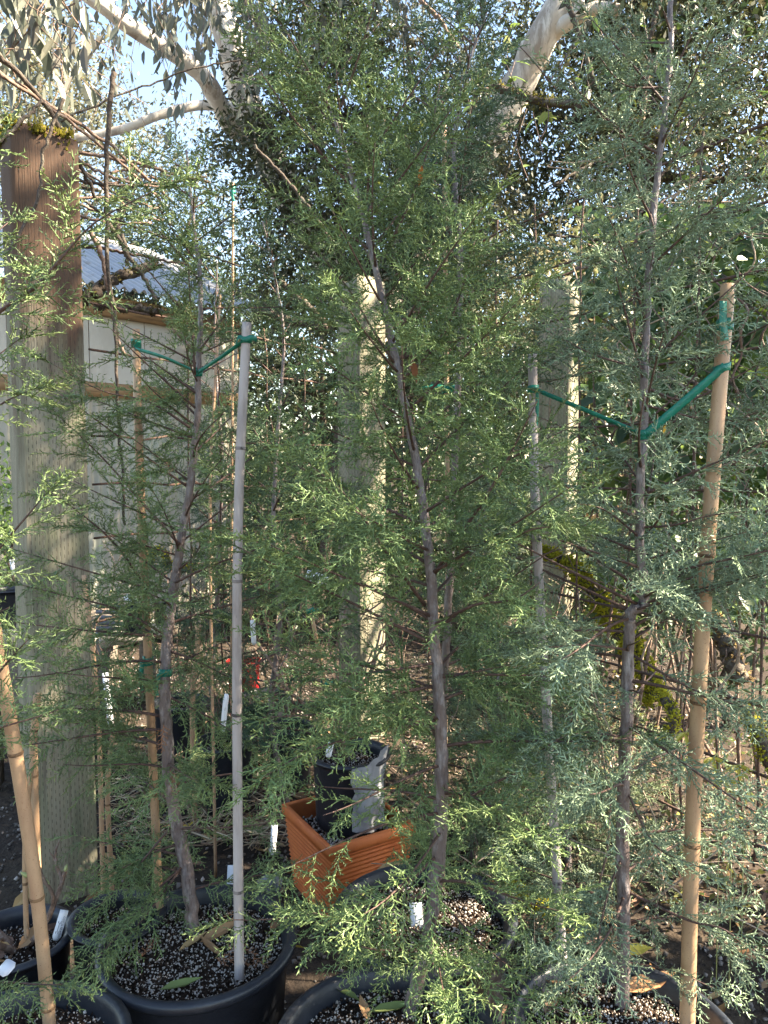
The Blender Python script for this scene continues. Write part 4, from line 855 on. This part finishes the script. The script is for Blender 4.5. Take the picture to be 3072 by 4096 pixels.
# ---- white-barked gum, several stems from one base
gum_base = np.array([at(1447, 2048, 7.2)[0], 7.2, 0.0])
gum = thing('gum_tree', gum_base, 'white-barked gum tree with smooth bent limbs against the sky', 'tree')
fork = at(1447, 1500, 7.2)
def gl(pts, r0, r1, n=26, name='limb'):
    P = smoothpath(np.vstack([pts]), n); mk(name, *tube(P, np.linspace(r0, r1, n)*(1+.05*np.sin(np.arange(n)*1.7)), 14), 'gumbark', gum, smooth=True); return P
gl(np.array([gum_base-[0, 0, .1], gum_base+[.02, 0, .9], fork]), .20, .17, name='trunk')
gR = gl(np.vstack([fork, path([(1560, 1150, 7.15), (1860, 720, 7.0), (2080, 330, 6.9), (2150, 180, 6.8), (2270, -20, 6.8), (2340, -160, 6.8)])]), .165, .12)
gl(path([(2150, 260, 6.85), (2200, 150, 6.8), (2270, 90, 6.7), (2380, 35, 6.7), (2480, 40, 6.6)]), .085, .045)
gl(path([(2270, 90, 6.7), (2310, 40, 6.7), (2330, -60, 6.7)]), .05, .035)
gLm = gl(np.vstack([fork, path([(1370, 1150, 7.1), (1120, 720, 7.0), (985, 420, 6.9), (940, 230, 6.8), (885, 60, 6.8), (840, -80, 6.7)])]), .17, .105)
gl(path([(1050, 570, 6.95), (940, 520, 6.6), (870, 400, 6.3), (800, 290, 6.1), (660, 190, 5.9), (540, 120, 5.7), (420, 30, 5.5), (320, -40, 5.4)]), .085, .048)
gl(path([(1000, 450, 6.9), (820, 420, 6.7), (640, 460, 6.5), (480, 520, 6.4), (270, 560, 6.3), (200, 620, 6.2)]), .045, .024)
# hanging gum leaves: the largest ones each their own object, the rest one mass
def leaf_meshes(name, tints, templ=LEAF6):
    out = []
    for c in tints:
        me = bpy.data.meshes.new(name); me.from_pydata(templ[0].tolist(), [], templ[1].tolist())
        a = me.attributes.new('tint', 'FLOAT_COLOR', 'POINT'); a.data.foreach_set('color', np.tile([*c, 1.0], len(templ[0])).astype(np.float32)); me.materials.append(MATS['leaf']); out.append(me)
    return out
def place_leaf(root, me, P, D, s, up, wide=1.0, base=None):
    B = basis(D[None], up[None])[0]
    o = bpy.data.objects.new('leaf', me); COL.objects.link(o); o.parent = root
    M = Matrix([[*(B[i]*[s, s*wide, s]), 0] for i in range(3)]+[[0, 0, 0, 1]]); M.translation = Vector(P-base); o.matrix_local = M
    return o
q = np.random.default_rng(51)
gum_leaf = leaf_meshes('gum_leaf', [(.11, .125, .095), (.15, .16, .125), (.085, .10, .075), (.19, .185, .14), (.13, .12, .10)])
hang = []
for i in range(64):     # pendulous twigs
    if i < 20: px, py, Y, L = q.uniform(-60, 260), q.uniform(-250, 130), q.uniform(2.7, 3.6), q.uniform(.25, .55)
    elif i < 50: px, py, Y, L = q.uniform(450, 1050), q.uniform(-200, 60), q.uniform(4.6, 6.0), q.uniform(.35, .9)
    else: px, py, Y, L = q.uniform(1000, 1750), q.uniform(-250, -20), q.uniform(5, 6.5), q.uniform(.3, .8)
    a = at(px, py, Y); P = smoothpath(np.array([a+[q.normal(0, .15), 0, .15], a, a+[q.normal(0, .1), q.normal(0, .1), -L*.5], a+[q.normal(0, .12), q.normal(0, .1), -L]]), 12); hang.append((P, Y))
nleaf = 0; pos = []; mx = MB()
for P, Y in hang:
    mk('hanging_twig', *tube(P, np.linspace(.004, .0012, 12), 5), 'canebark', gum, smooth=True)
    for k in range(15):
        s = q.random()**.8; p = P[int(s*11)]+q.normal(0, .03, 3); pos.append((p, unit(np.array([q.normal(0, .35), q.normal(0, .35), -1])), q.uniform(.075, .125), Y))
pos.sort(key=lambda t: t[2]/-t[3]); dm = MB()
for i, (p, d, s, Y) in enumerate(pos):
    up = q.normal(size=3)
    if i < 300: place_leaf(gum, gum_leaf[q.integers(0, 5)], p, d, s, up, q.uniform(.75, 1.1), gum_base)
    else:
        V, F = inst(*LEAF6, (basis(d[None], up[None])*s), p[None]); dm.add(V, F, np.array([.13, .14, .11])*q.uniform(.6, 1.4))
lob = [(at(300, -250, 5.5), np.array([1.5, .8, .5])), (at(900, -150, 6.5), np.array([1.2, .8, .5])), (at(1500, -120, 6.8), np.array([1.2, .8, .45])), (at(2300, -300, 6.8), np.array([1.4, .9, .6])), (at(1150, 300, 7.2), np.array([.5, .5, .5]))]
V, F, T, C = leaf_cloud(lob, 4500, .09, [(.12, .13, .1), (.09, .1, .075), (.16, .16, .12)], 1.0, 16, .3, DIAMOND, 52, 1.0); dm.add(V, F, T)
dm.build('foliage', 'leaf', gum, kind='stuff')

# ================================================================== HEDGE AND CLIMBERS AT THE RIGHT
hb = np.array([1.9, 4.2, 0.0]); hedge = thing('leafy_climber', hb, 'broad-leaved green climber massed behind the rusty rods at the right', 'climber')
q = np.random.default_rng(61)
hl = leaf_meshes('broad_leaf', [(.07, .125, .035), (.10, .17, .045), (.14, .21, .05), (.09, .14, .07), (.2, .23, .045), (.05, .09, .035)])
cand = []
def plane_pt(px, py, off):   # a point a little behind the right-hand trellis plane
    d = ray(px, py); A = np.array([.56, 3.0]); n2 = np.array([dR[1], -dR[0]]); n2 = n2 if n2[0] > 0 else -n2
    A = A+n2*off; t = np.dot(A-CAM[:2], n2)/np.dot(d[:2], n2); return CAM+d*t
for i in range(4200):
    px = q.uniform(2330, 3150); py = q.uniform(820, 2450)
    if py > 1950 and q.random() < .6: continue
    if px < 2550 and q.random() < .5: continue
    try: p = plane_pt(px, py, q.uniform(.12, .8))
    except Exception: continue
    if not (1.7 < p[1] < 6.5) or p[2] < .1: continue
    cand.append(p)
cand.sort(key=lambda p: p[1]); hm = MB()
big = set(q.choice(min(len(cand), 1500), 280, replace=False).tolist())
for i, p in enumerate(cand):
    d = unit(np.array([q.normal(0, .7), q.normal(-.3, .6), q.normal(-.55, .35)])); s = q.uniform(.055, .11); up = unit(np.array([q.normal(-.2, .5), -.5+q.normal(0, .4), 1.0])); wd = q.uniform(1.2, 1.75)
    if i in big: place_leaf(hedge, hl[q.integers(0, 6)], p, d, s, up, wd, hb)
    else:
        V, F = inst(*LEAF6, basis(d[None], up[None])*np.array([s, s*wd, s])[None, None, :], p[None]); k = [(.07, .125, .035), (.10, .17, .045), (.14, .21, .05), (.09, .14, .07), (.05, .09, .035)][q.integers(0, 5)]; hm.add(V, F, np.array(k)*q.uniform(.7, 1.3))
hm.build('foliage', 'leaf', hedge, kind='stuff')
for i in range(16):
    p = cand[q.integers(0, len(cand))]; b0 = np.array([p[0]+q.normal(0, .2), p[1]+q.normal(.1, .2), 0]); P = smoothpath(np.array([b0, b0*.6+p*.4+q.normal(0, .08, 3), p]), 12); mk('stem', *tube(P, np.linspace(.009, .003, 12), 6), 'canebark', hedge, smooth=True)
# tangled vine stems on the right trellis
vb = np.array([*(np.array([.56, 3.0])+dR*.3), 0.0]); vine = thing('bare_vine', vb, 'tangled bare vine stems twisting over the rusty rods at the right', 'vine')
for i in range(46):
    px = q.uniform(2080, 3072) if i % 3 else q.uniform(2800, 3072); y0 = q.uniform(1500, 3000); y1 = y0-q.uniform(400, 1500); off = q.uniform(-.03, .12)
    if i % 5 == 4: pts = [(px, y0-900, off), (px+q.normal(0, 200), y0-950+q.normal(0, 100), off), (px+q.normal(0, 300), y0-1100+q.normal(0, 200), off)]
    else: pts = [(px+q.normal(0, 55)*k, y0+(y1-y0)*k/5, off+q.normal(0, .02)) for k in range(6)]
    P = np.array([plane_pt(min(max(a, 1900), 3120), max(b, 450), c) for a, b, c in pts]); P[:, 2] = np.maximum(P[:, 2], .02)
    P = smoothpath(P, 40); tt = np.linspace(0, 1, 40)[:, None]; P = P+.012*np.stack([np.sin(tt[:, 0]*30+i), np.cos(tt[:, 0]*23+i), 0*tt[:, 0]], -1)
    r = q.uniform(.0016, .0042); mk('stem', *tube(P, np.linspace(r, r*.6, 40), 6), ['canebark', 'canebark', 'palestem', 'darkbark'][i % 4] if 'palestem' in MATS else 'canebark', vine, smooth=True)
# traced canes at the upper left
cb = at(700, 1100, 2.9); cane = thing('bare_vine', np.array([cb[0], cb[1], 0.0]), 'crossing bare brown canes over the thick mossy post and trellis', 'vine')
canes = [([(-40, 190, 2.3), (120, 340, 2.4), (220, 480, 2.5), (330, 680, 2.6), (390, 800, 2.65)], .007, 'darkbark'), ([(-40, 270, 2.3), (200, 420, 2.5), (450, 590, 2.7), (700, 820, 2.9)], .006, 'canebark'), ([(0, 300, 2.3), (230, 450, 2.5), (480, 650, 2.7), (640, 800, 2.9)], .005, 'canebark'),
    ([(-30, 590, 2.2), (80, 490, 2.25), (165, 400, 2.3)], .005, 'darkbark'), ([(255, 395, 2.3), (200, 530, 2.3), (165, 640, 2.3), (150, 800, 2.3), (60, 960, 2.25), (10, 1030, 2.2)], .0045, 'darkbark'), ([(458, 288, 2.6), (440, 420, 2.6), (430, 560, 2.6), (425, 800, 2.62), (435, 1100, 2.64), (460, 1240, 2.66)], .0075, 'darkbark'),
    ([(290, 660, 2.7), (420, 760, 2.8), (560, 860, 2.9), (650, 880, 3.0)], .004, 'canebark'), ([(430, 740, 2.8), (560, 710, 2.85), (700, 730, 2.9)], .005, 'canebark'), ([(300, 790, 2.7), (480, 790, 2.8), (640, 840, 2.9)], .004, 'canebark'), ([(440, 690, 2.8), (600, 670, 2.9), (690, 710, 3.0)], .0035, 'canebark'),
    ([(360, 920, 2.7), (400, 1000, 2.7), (430, 1130, 2.7), (460, 1300, 2.7), (500, 1420, 2.72)], .008, 'canebark'), ([(430, 880, 2.7), (500, 1000, 2.75), (570, 1100, 2.8), (625, 1200, 2.8)], .0075, 'darkbark'), ([(470, 900, 2.8), (500, 980, 2.8), (510, 1060, 2.8)], .008, 'darkbark'), ([(310, 1000, 2.6), (320, 1100, 2.6), (322, 1195, 2.6)], .005, 'canebark'),
    ([(300, 985, 2.7), (450, 1000, 2.75), (600, 1030, 2.8), (760, 1060, 2.9)], .005, 'rust'), ([(460, 1240, 2.66), (470, 1600, 2.66), (490, 1900, 2.66), (500, 2100, 2.66)], .005, 'darkbark'), ([(690, 1310, 2.3), (760, 1390, 2.3), (790, 1420, 2.3)], .006, 'canebark'), ([(1330, 970, 3.2), (1180, 760, 3.2), (1020, 580, 3.2)], .007, 'darkbark'),
    ([(1680, 0, 3.2), (1760, 80, 3.2), (1830, 190, 3.2)], .008, 'canebark'), ([(2270, 0, 3.0), (2320, 150, 3.0), (2385, 340, 3.0)], .009, 'darkbark'), ([(2600, 240, 3.0), (2580, 400, 3.0), (2570, 480, 3.0)], .008, 'canebark'), ([(2640, 0, 3.0), (2600, 160, 3.0)], .008, 'darkbark')]
for i in range(16):
    x0, y0, Yc = (q.uniform(-50, 300), q.uniform(450, 900), q.uniform(2.5, 3.0)) if i < 8 else (q.uniform(1950, 2500), q.uniform(500, 1250), q.uniform(2.7, 3.3)); sl = q.normal(.25, .35)*(1 if i < 8 else -1); Ln = q.uniform(300, 800)
    canes.append(([(x0+Ln*t_, y0+Ln*t_*sl+40*math.sin(3*t_+i), Yc+.2*t_) for t_ in (0, .35, .7, 1)], q.uniform(.003, .006), ['canebark', 'darkbark'][i % 2]))
for pts, r, m in canes:
    r *= 1.15
    mk('cane', *tube(smoothpath(path(pts), 28, .0025), np.linspace(r*1.05, r*.75, 28), 7), m, cane, smooth=True)
# mossy and gnarled branches
def mossy(pts, r0, r1, label, n, bark='darkbark', c0=(.55, .50, .05), c1=(.24, .23, .03), size=.012, cover=1.0):
    P = smoothpath(path(pts), 30, .004); root = thing('mossy_branch', P[0], label, 'branch', 'moss-covered branches')
    mk('wood', *tube(P, np.linspace(r0, r1, 30)*(1+.15*rng.random(30)), 9), bark, root, smooth=True)
    T, U, W = frames(P); a = rng.uniform(0, 6.283, 900); k = rng.integers(0, 30, 900); keep = (np.sin(k*.9+1)+1.0 > 1.2-cover)
    nr = U[k]*np.cos(a)[:, None]+W[k]*np.sin(a)[:, None]; R = np.linspace(r0, r1, 30)[k][:, None]
    sel = keep & (nr[:, 2] > -.5); V, F, Tn = moss_tufts((P[k]+nr*R+T[k]*rng.uniform(-.5, .5, (900, 1))*np.linalg.norm(P[1]-P[0]))[sel], nr[sel], n, size, c0=c0, c1=c1)
    mk('moss', V, F, 'moss', root, tint=Tn, kind='stuff')
mossy([(1960, 335, 2.9), (2130, 400, 2.9), (2300, 420, 2.85), (2430, 460, 2.8), (2540, 500, 2.75), (2640, 560, 2.7)], .013, .019, 'long mossy dead branch in front of the white gum trunk', 1100, c0=(.18, .15, .03), c1=(.07, .07, .015), size=.011)
mossy([(2160, 2210, 3.1), (2260, 2250, 3.05), (2340, 2330, 3.0), (2420, 2450, 2.95), (2500, 2560, 2.9), (2580, 2690, 2.85), (2620, 2800, 2.8)], .016, .032, 'yellow mossy branch slanting behind the kinked trunk', 4200, size=.019)
mossy([(2860, 2470, 2.4), (2900, 2580, 2.35), (2960, 2720, 2.3)], .02, .028, 'brown shaggy branch stub right of the thick bamboo', 500, c0=(.22, .15, .06), c1=(.10, .07, .04), cover=.7)
mossy([(300, 1225, 2.75), (350, 1190, 2.75), (440, 1120, 2.8), (540, 1090, 2.85), (625, 1050, 2.9)], .022, .016, 'gnarled dark branch crossing in front of the shed roof', 500, c0=(.12, .11, .03), c1=(.05, .04, .02), cover=.6)
mossy([(380, 1225, 2.9), (560, 1235, 2.9), (650, 1250, 2.9)], .013, .011, 'dark branch lying under the shed eave', 200, c0=(.1, .09, .03), c1=(.05, .04, .02), cover=.4)
mossy([(1120, 1130, 3.3), (1230, 1230, 3.3), (1290, 1310, 3.3), (1010, 1240, 3.3)], .012, .018, 'twisted dark vine limb behind the middle cypress foliage', 150, c0=(.1, .09, .03), c1=(.05, .04, .02), cover=.3)
mossy([(590, 2260, 3.2), (640, 2200, 3.2), (700, 2270, 3.2), (780, 2280, 3.2)], .010, .012, 'bright yellow mossy twig just left of the silvery trunk', 600, size=.012)
mossy([(2030, 3560, 2.1), (2120, 3600, 2.1), (2200, 3640, 2.1)], .012, .014, 'mossy log piece lit between the sunny pot and the right pot', 700)
mossy([(2650, 3000, 2.2), (2690, 2870, 2.2), (2660, 2790, 2.25)], .010, .012, 'mossy twig with yellow leaves left of the thick bamboo', 400)
mossy([(3090, 3080, 2.0), (3040, 2950, 2.0), (3000, 2860, 2.05)], .016, .014, 'mossy stub at the right edge above the ground', 500)

# ================================================================== DRY STEMS, GROUND COVER, LITTER
q = np.random.default_rng(71)
db = np.array([1.0, 2.6, 0.0]); dry = thing('dry_stem_tangle', db, 'tangle of dry dead stems on the ground at the lower right', 'dead stems')
for i in range(150):
    x = q.uniform(.3, 1.7); y = q.uniform(1.95, 4.0)
    if i < 60: x = q.uniform(-.2, 1.1); y = q.uniform(2.5, 3.8)
    L = q.uniform(.25, 1.1); a = q.random()*6.283; el = q.uniform(.05, 1.3)
    d = np.array([math.cos(a)*math.cos(el), math.sin(a)*math.cos(el), math.sin(el)]); P = [np.array([x, y, q.uniform(0, .15)])]
    for k in range(8): d = unit(d+q.normal(0, .14, 3)+[0, 0, -.05]); P.append(P[-1]+d*L/8)
    P = np.array(P); P[:, 2] = np.maximum(P[:, 2], .006); r = q.uniform(.0012, .0032)
    mk('stem', *tube(P, np.linspace(r, r*.6, 9), 5), ['canebark', 'palestem', 'palestem'][i % 3], dry, smooth=True)
lobes = [(np.array([x, y, z]), np.array([.35, .35, .16])) for x, y, z in [(1.2, 2.5, .15), (1.5, 3.0, .2), (.8, 3.0, .15), (.4, 3.2, .15), (1.3, 2.1, .1), (1.6, 2.4, .3), (1.0, 3.6, .3), (-.5, 3.4, .1)]]
V, F, T, C = leaf_cloud(lobes, 3600, .03, [(.12, .16, .05), (.2, .2, .06), (.07, .1, .035), (.2, .13, .07)], .1, 12, .1, DIAMOND, 72, 1.4)
tag(mk('ground_cover', V, F, 'leaf', tint=T), 'low leafy ground cover among the dry stems', 'ground cover', kind='stuff')
# straw-like pruned twigs lying in a heap left of the planter
tw = MB()
for i in range(420):
    px, py = q.uniform(430, 1180), q.uniform(2950, 3420); p = onz(px, py, .01)
    if not 1.9 < p[1] < 4.2: continue
    L = q.uniform(.06, .34); a = q.normal(.1, .5); d = np.array([math.cos(a), math.sin(a), q.normal(0, .12)]); P = np.array([p+[0, 0, q.uniform(.004, .07)]+d*L*t+[0, 0, .01*math.sin(3*t)] for t in (-.5, -.2, .2, .5)]); P[:, 2] = np.maximum(P[:, 2], .004)
    c = np.array([(.42, .33, .22), (.30, .21, .14), (.2, .13, .09), (.5, .42, .3)][q.integers(0, 4)])*q.uniform(.7, 1.2); V, F = tube(P, q.uniform(.0012, .003), 5); tw.add(V, F, c)
tag(tw.build('twig_litter', 'drytint'), 'heap of straw-coloured pruned twigs on the ground behind the left pots', 'twigs', kind='stuff')
# fallen leaves
CURL = (np.array([[0, 0, 0], [.25, .15, .08], [.6, .15, .10], [1, 0, .12], [.6, -.15, .06], [.25, -.15, .05], [.3, 0, 0], [.65, 0, .01]]), LEAF6[1])
def litter_mesh(c):
    me = bpy.data.meshes.new('dry_leaf'); V = np.vstack([CURL[0], CURL[0]-[0, 0, .012]]); F = CURL[1].tolist()+[[a+8 for a in f[::-1]] for f in CURL[1].tolist()]
    me.from_pydata(V.tolist(), [], F); a = me.attributes.new('tint', 'FLOAT_COLOR', 'POINT'); a.data.foreach_set('color', np.tile([*c, 1.0], 16).astype(np.float32)); me.materials.append(MATS['drytint']); return me
LM = [litter_mesh(c) for c in [(.24, .13, .07), (.32, .19, .10), (.15, .09, .06), (.40, .27, .13), (.20, .12, .085), (.28, .15, .06)]]
LY = litter_mesh((.5, .40, .08)); LGN = litter_mesh((.16, .2, .07)); LT = litter_mesh((.42, .23, .12))
def fallen(p, s, label, group, me=None, yaw=None, tilt=.35, wide=1.0, surf=.004):
    o = bpy.data.objects.new('fallen_leaf', me or LM[q.integers(0, 6)]); COL.objects.link(o); o.location = (p[0], p[1], p[2]+surf); o.rotation_euler = (q.normal(0, tilt), q.normal(-.1, tilt*.6), q.random()*6.283 if yaw is None else yaw); o.scale = (s, s*wide, s)
    return tag(o, label, 'leaf', group)
def potleaf(px, py, z, s, label, me, yaw=None, wide=1.0, tilt=.15): return fallen(onz(px, py, z+.012), s, label, 'fallen leaves', me, yaw, tilt, wide)
potleaf(2490, 3975, zC, .125, 'large tan fallen leaf right of the dark trunk foot in the right pot', LT, .15, 1.1, .08)
potleaf(2350, 3960, zC, .11, 'yellow green fallen leaf left of the dark trunk foot in the right pot', LGN, 2.3, .9)
potleaf(2290, 3960, zC, .08, 'thin brown fallen leaf near the grey stake foot', LM[1], 3.0, .6)
potleaf(2180, 4060, zC, .07, 'dark red fallen leaf near the left rim of the right pot', LM[4], 1.0, 1.4)
potleaf(2640, 3960, zC, .06, 'curled brown fallen leaf beside the thick bamboo foot', LM[5], 1.6, 1.2)
potleaf(800, 3775, zA, .10, 'brown fallen leaf beside the leaning trunk foot in the left pot', LM[1], .5, .9)
potleaf(715, 3810, zA, .075, 'yellowish fallen leaf left of the leaning trunk foot', LM[3], .8, .8)
potleaf(880, 3830, zA, .08, 'curled tan fallen leaf between trunk and grey stake', LM[1], 2.4, .8)
potleaf(640, 3965, zA, .09, 'dull green fallen leaf by the front rim of the left pot', LGN, .1, .7)
potleaf(1440, 4010, zB, .075, 'upper green fallen leaf in the bottom middle pot', LGN, 2.7, .9)
potleaf(1480, 4055, zB, .09, 'lower green fallen leaf in the bottom middle pot', LGN, .1, .9)
potleaf(1475, 4090, zB, .06, 'small tan fallen leaf at the bottom edge of the middle pot', LM[1], 1.9, 1.0)
potleaf(1500, 3490, zD, .11, 'yellow brown fallen leaf near the back rim of the sunlit pot', LM[3], .2, .9)
potleaf(1400, 3600, zD, .05, 'small yellow fallen leaf at the left rim of the sunlit pot', LY, .5, 1.2)
potleaf(1590, 3735, zD, .04, 'bright yellow leaf near the front rim of the sunlit pot', LY, 2.0, 1.3)
potleaf(1080, 3730, zA, .06, 'brown fallen leaf at the right rim of the left pot', LM[0], 1.0, 1.2)
for i in range(14):
    a = q.random()*6.283; r = q.uniform(0, .10); fallen(potF+[math.cos(a)*r, math.sin(a)*r, .012], q.uniform(.05, .09), 'brown dead leaf lying in the pot with the bare shrub', 'dead leaves in the bare shrub pot', None)
n = 0
while n < 170:
    x, y = q.uniform(-1.3, 1.6), q.uniform(1.25, 3.6)
    if any((x-c[0])**2+(y-c[1])**2 < (R*.9+.03)**2 for c, R in ((potA, RA), (potB, RB), (potC, RC), (potD, RD), (potE, RE), (potF, RF), (potG, RG))): continue
    fallen(np.array([x, y, .0]), q.uniform(.045, .11), 'dry brown fallen leaf on the ground between the pots', 'dry leaves on the ground', LY if q.random() < .05 else None, wide=q.uniform(.6, 1.3)); n += 1
# rusty dead cypress sprays dropped in the pots
def dead_spray(p, s, label, yaw, tilt=0.0):
    tv, tf, tt, tj = SPRAYS[.075][q.integers(0, 4)]
    c, n_ = math.cos(yaw), math.sin(yaw); M = np.array([[c, -n_, 0], [n_, c, 0], [0, 0, 1]])@np.array([[math.cos(tilt), 0, math.sin(tilt)], [0, 1, 0], [-math.sin(tilt), 0, math.cos(tilt)]])
    V = tv*[1, 1, .35]@M.T*s+p; V[:, 2] += .006-min(0, (V[:, 2]-p[2]).min()) if tilt == 0 else 0
    return tag(mk('dead_cypress_spray', V, tf, 'drytint', tint=np.tile([.30, .15, .085], (len(V), 1))*q.uniform(.8, 1.2)), label, 'dead twig', 'rusty dead cypress sprays')
for px, py, z, lb in ((905, 3800, zA, 'rusty dead spray beside the grey stake foot'), (960, 3660, zA, 'rusty dead spray near the back rim of the left pot'), (1010, 3850, zA, 'rusty dead spray at the right side of the left pot'), (860, 3855, zA, 'rusty dead spray at the front of the leaning trunk'), (560, 3850, zA, 'rusty dead spray at the left side of the left pot'), (1540, 3700, zD, 'rusty dead spray in the sunlit pot')):
    dead_spray(onz(px, py, z+.012), 1.1, lb, q.random()*6.28)
dead_spray(at(655, 2900, bA-.07), 1.0, 'rusty dead spray caught on the left cypress below its low tie', 1.9, 1.2); dead_spray(at(680, 3080, bA-.07), 1.0, 'rusty dead spray hanging lower on the left cypress trunk', 1.2, 1.2); dead_spray(at(685, 1890, bA-.08), .6, 'small rusty spray caught between thin bamboo and silvery trunk', 2.2, -.6)
og = at(1688, 660, bB-.03); tag(mk('hanging_dead_leaf', *inst(*CURL, (basis(np.array([[-.15, 0, -1.0]]), np.array([[0., -1, 0]]))*np.array([.042, .03, .042])), og[None]), 'drytint', tint=np.tile([.33, .12, .03], (8, 1))), 'orange dead leaf caught high in the middle cypress', 'leaf')
og = at(1650, 1440, bB-.02); tag(mk('hanging_dead_leaf', *inst(*CURL, (basis(np.array([[.2, 0, -1.0]]), np.array([[0., -1, 0]]))*np.array([.045, .04, .045])), og[None]), 'drytint', tint=np.tile([.2, .08, .04], (8, 1))), 'rusty dead leaf caught beside the middle trunk fork', 'leaf')
og = at(2662, 1700, bC-.03); tag(mk('hanging_dead_leaf', *inst(*CURL, (basis(np.array([[-.2, 0, -1.0]]), np.array([[0., -1, 0]]))*.022), og[None]), 'drytint', tint=np.tile([.6, .32, .04], (8, 1))), 'small yellow leaf caught near the long ribbon', 'leaf')
# leafy twigs with larger leaves in the upper right
dg = at(2450, 500, 2.9); dogw = thing('leafy_twigs', np.array([dg[0], dg[1], 0.0]), 'leafy twigs with oval green leaves in front of the white gum trunk', 'climber')
for i in range(60):
    if i < 46: px, py = q.uniform(1850, 3100), q.uniform(30, 620)
    else: px, py = q.uniform(1480, 1900), q.uniform(280, 900)
    p = at(px, py, q.uniform(2.5, 3.3))
    a = p+np.array([q.normal(0, .12), q.normal(0, .08), -.18]); P = smoothpath(np.array([a, a*.5+p*.5+q.normal(0, .02, 3), p]), 8); mk('twig', *tube(P, np.linspace(.0028, .0012, 8), 5), 'twigbark', dogw, smooth=True)
    for k in range(4):
        j = q.integers(2, 8); place_leaf(dogw, hl[[1, 2, 4, 2, 3][q.integers(0, 5)]], P[j], unit(np.array([q.normal(0, 1), q.normal(-.2, .6), q.normal(-.35, .4)])), q.uniform(.04, .075), unit(np.array([q.normal(0, .5), -.5, 1])), q.uniform(1.1, 1.6), np.array(dogw.location))
# yellow palmate seedlings by the thick bamboo
for px, py, Y, lb in ((2740, 2930, 2.05, 'yellow palmate leaf cluster left of the thick bamboo'), (2850, 3030, 2.0, 'yellow palmate leaf cluster low right of the thick bamboo'), (2900, 3110, 2.0, 'lowest yellow palmate leaf cluster right of the thick bamboo'), (2950, 3060, 2.1, 'yellow leaf cluster at the far right above the ground')):
    p = at(px, py, Y); rt = thing('seedling', np.array([p[0], p[1], 0.0]), lb, 'seedling', 'yellow seedlings'); P = smoothpath(np.array([[p[0]+.03, p[1], 0], p+[.02, 0, -.05], p]), 8); mk('stem', *tube(P, .0016, 5), 'budgreen', rt, smooth=True)
    me = leaf_meshes('seedling_leaf', [(.42, .38, .06)])[0]
    for k in range(7): a = k*.9-2.7; place_leaf(rt, me, p, unit(np.array([math.sin(a), -.4, -.35-.3*math.cos(a)])), q.uniform(.035, .05), np.array([0, -.6, 1.0]), .75, np.array(rt.location))
# ================================================================== OVERHANGING TREE OUTSIDE THE VIEW (casts the dappled shade)
ob = np.array([5.2, 1.6, 0.0]); over = thing('overhanging_tree', ob, 'tall tree overhanging the pots from beyond the right edge', 'tree')
tg = [((-.9, 1.9, 1.95), .75, 6.2), ((-.3, 1.7, 2.0), .75, 6.5), ((.3, 1.6, 1.95), .75, 6.0), ((.8, 1.5, 2.0), .75, 6.4), ((-.6, 1.8, 1.2), .6, 6.3), ((.1, 1.6, 1.3), .6, 6.6), ((.6, 1.5, 1.25), .55, 6.1), ((-2.3, 5.6, 2.4), 1.1, 6.4), ((-1.9, 6.2, 1.4), 1.0, 6.6), ((-2.6, 5.4, 1.2), .9, 6.5), ((-1.1, 2.5, 2.1), .7, 6.5), ((-1.15, 2.5, .9), .6, 6.3), ((-.8, 3.2, 1.3), .8, 6.4), ((.9, 3.4, 1.9), .7, 6.5), ((.2, 4.2, 2.4), .7, 6.6), ((-1.7, 7.0, 3.2), 1.2, 7.0), ((-2.6, 6.4, 3.1), 1.0, 7.0), ((-2.2, 5.8, 1.9), 1.0, 7.0), ((-2.4, 5.6, 1.6), .9, 6.0), ((-3.0, 5.2, 2.0), .9, 6.4), ((-.55, 1.5, .65), .4, 6.2), ((0, 1.32, .75), .4, 6.4), ((.1, 1.32, .3), .36, 6.0), ((.5, 1.3, .65), .4, 6.3), ((.75, 1.3, .2), .36, 6.5), ((-.75, 1.55, .3), .36, 6.1), ((-.3, 1.4, .3), .3, 6.3), ((-.9, 1.25, .9), .4, 6.2), ((-1.05, 2.45, 1.5), .6, 6.0), ((1.0, 4.4, 2.0), .5, 6.4)]
lb_ = [(np.array(p)+SUN*t, np.array([r, r, r])) for p, r, t in tg]
tr = smoothpath(np.array([ob, ob+[-.1, .1, 2.0], ob+[-.3, .3, 4.2], ob+[-.5, .6, 6.2]]), 20); mk('trunk', *tube(tr, np.linspace(.16, .05, 20), 10), 'darkbark', over, smooth=True)
for i, (c, R) in enumerate(lb_): mk('limb', *tube(smoothpath(np.array([tr[8+i % 8], tr[8+i % 8]*.5+c*.5+[0, 0, .2], c]), 10), np.linspace(.045, .01, 10), 6), 'darkbark', over, smooth=True)
oc = MB()
isd = lambda p: p[1] > 4.3 or (p[0] < -1 and p[1] > 2.3)
dense = [l for l, t_ in zip(lb_, tg) if isd(t_[0])]; light = [l for l, t_ in zip(lb_, tg) if not isd(t_[0])]
V, F, T, C = leaf_cloud(dense, 15000, .12, DK+LG, .2, 18, .25, DIAMOND, 91, 1.3); oc.add(V, F, T)
V, F, T, C = leaf_cloud(light, 7500, .075, DK+LG, .2, 14, .22, DIAMOND, 92, 1.2); oc.add(V, F, T)
V = np.concatenate(oc.V); F = oc.F; T = np.concatenate(oc.T); mk('crown', V, F, 'leaf', over, tint=T, kind='stuff')
print('TRIS', sum(sum(len(p.vertices)-2 for p in o.data.polygons) if len(o.data.polygons) < 5000 else len(o.data.polygons)*(2 if len(o.data.polygons[0].vertices) == 4 else 1) for o in COL.objects if o.type == 'MESH'), len(COL.objects))
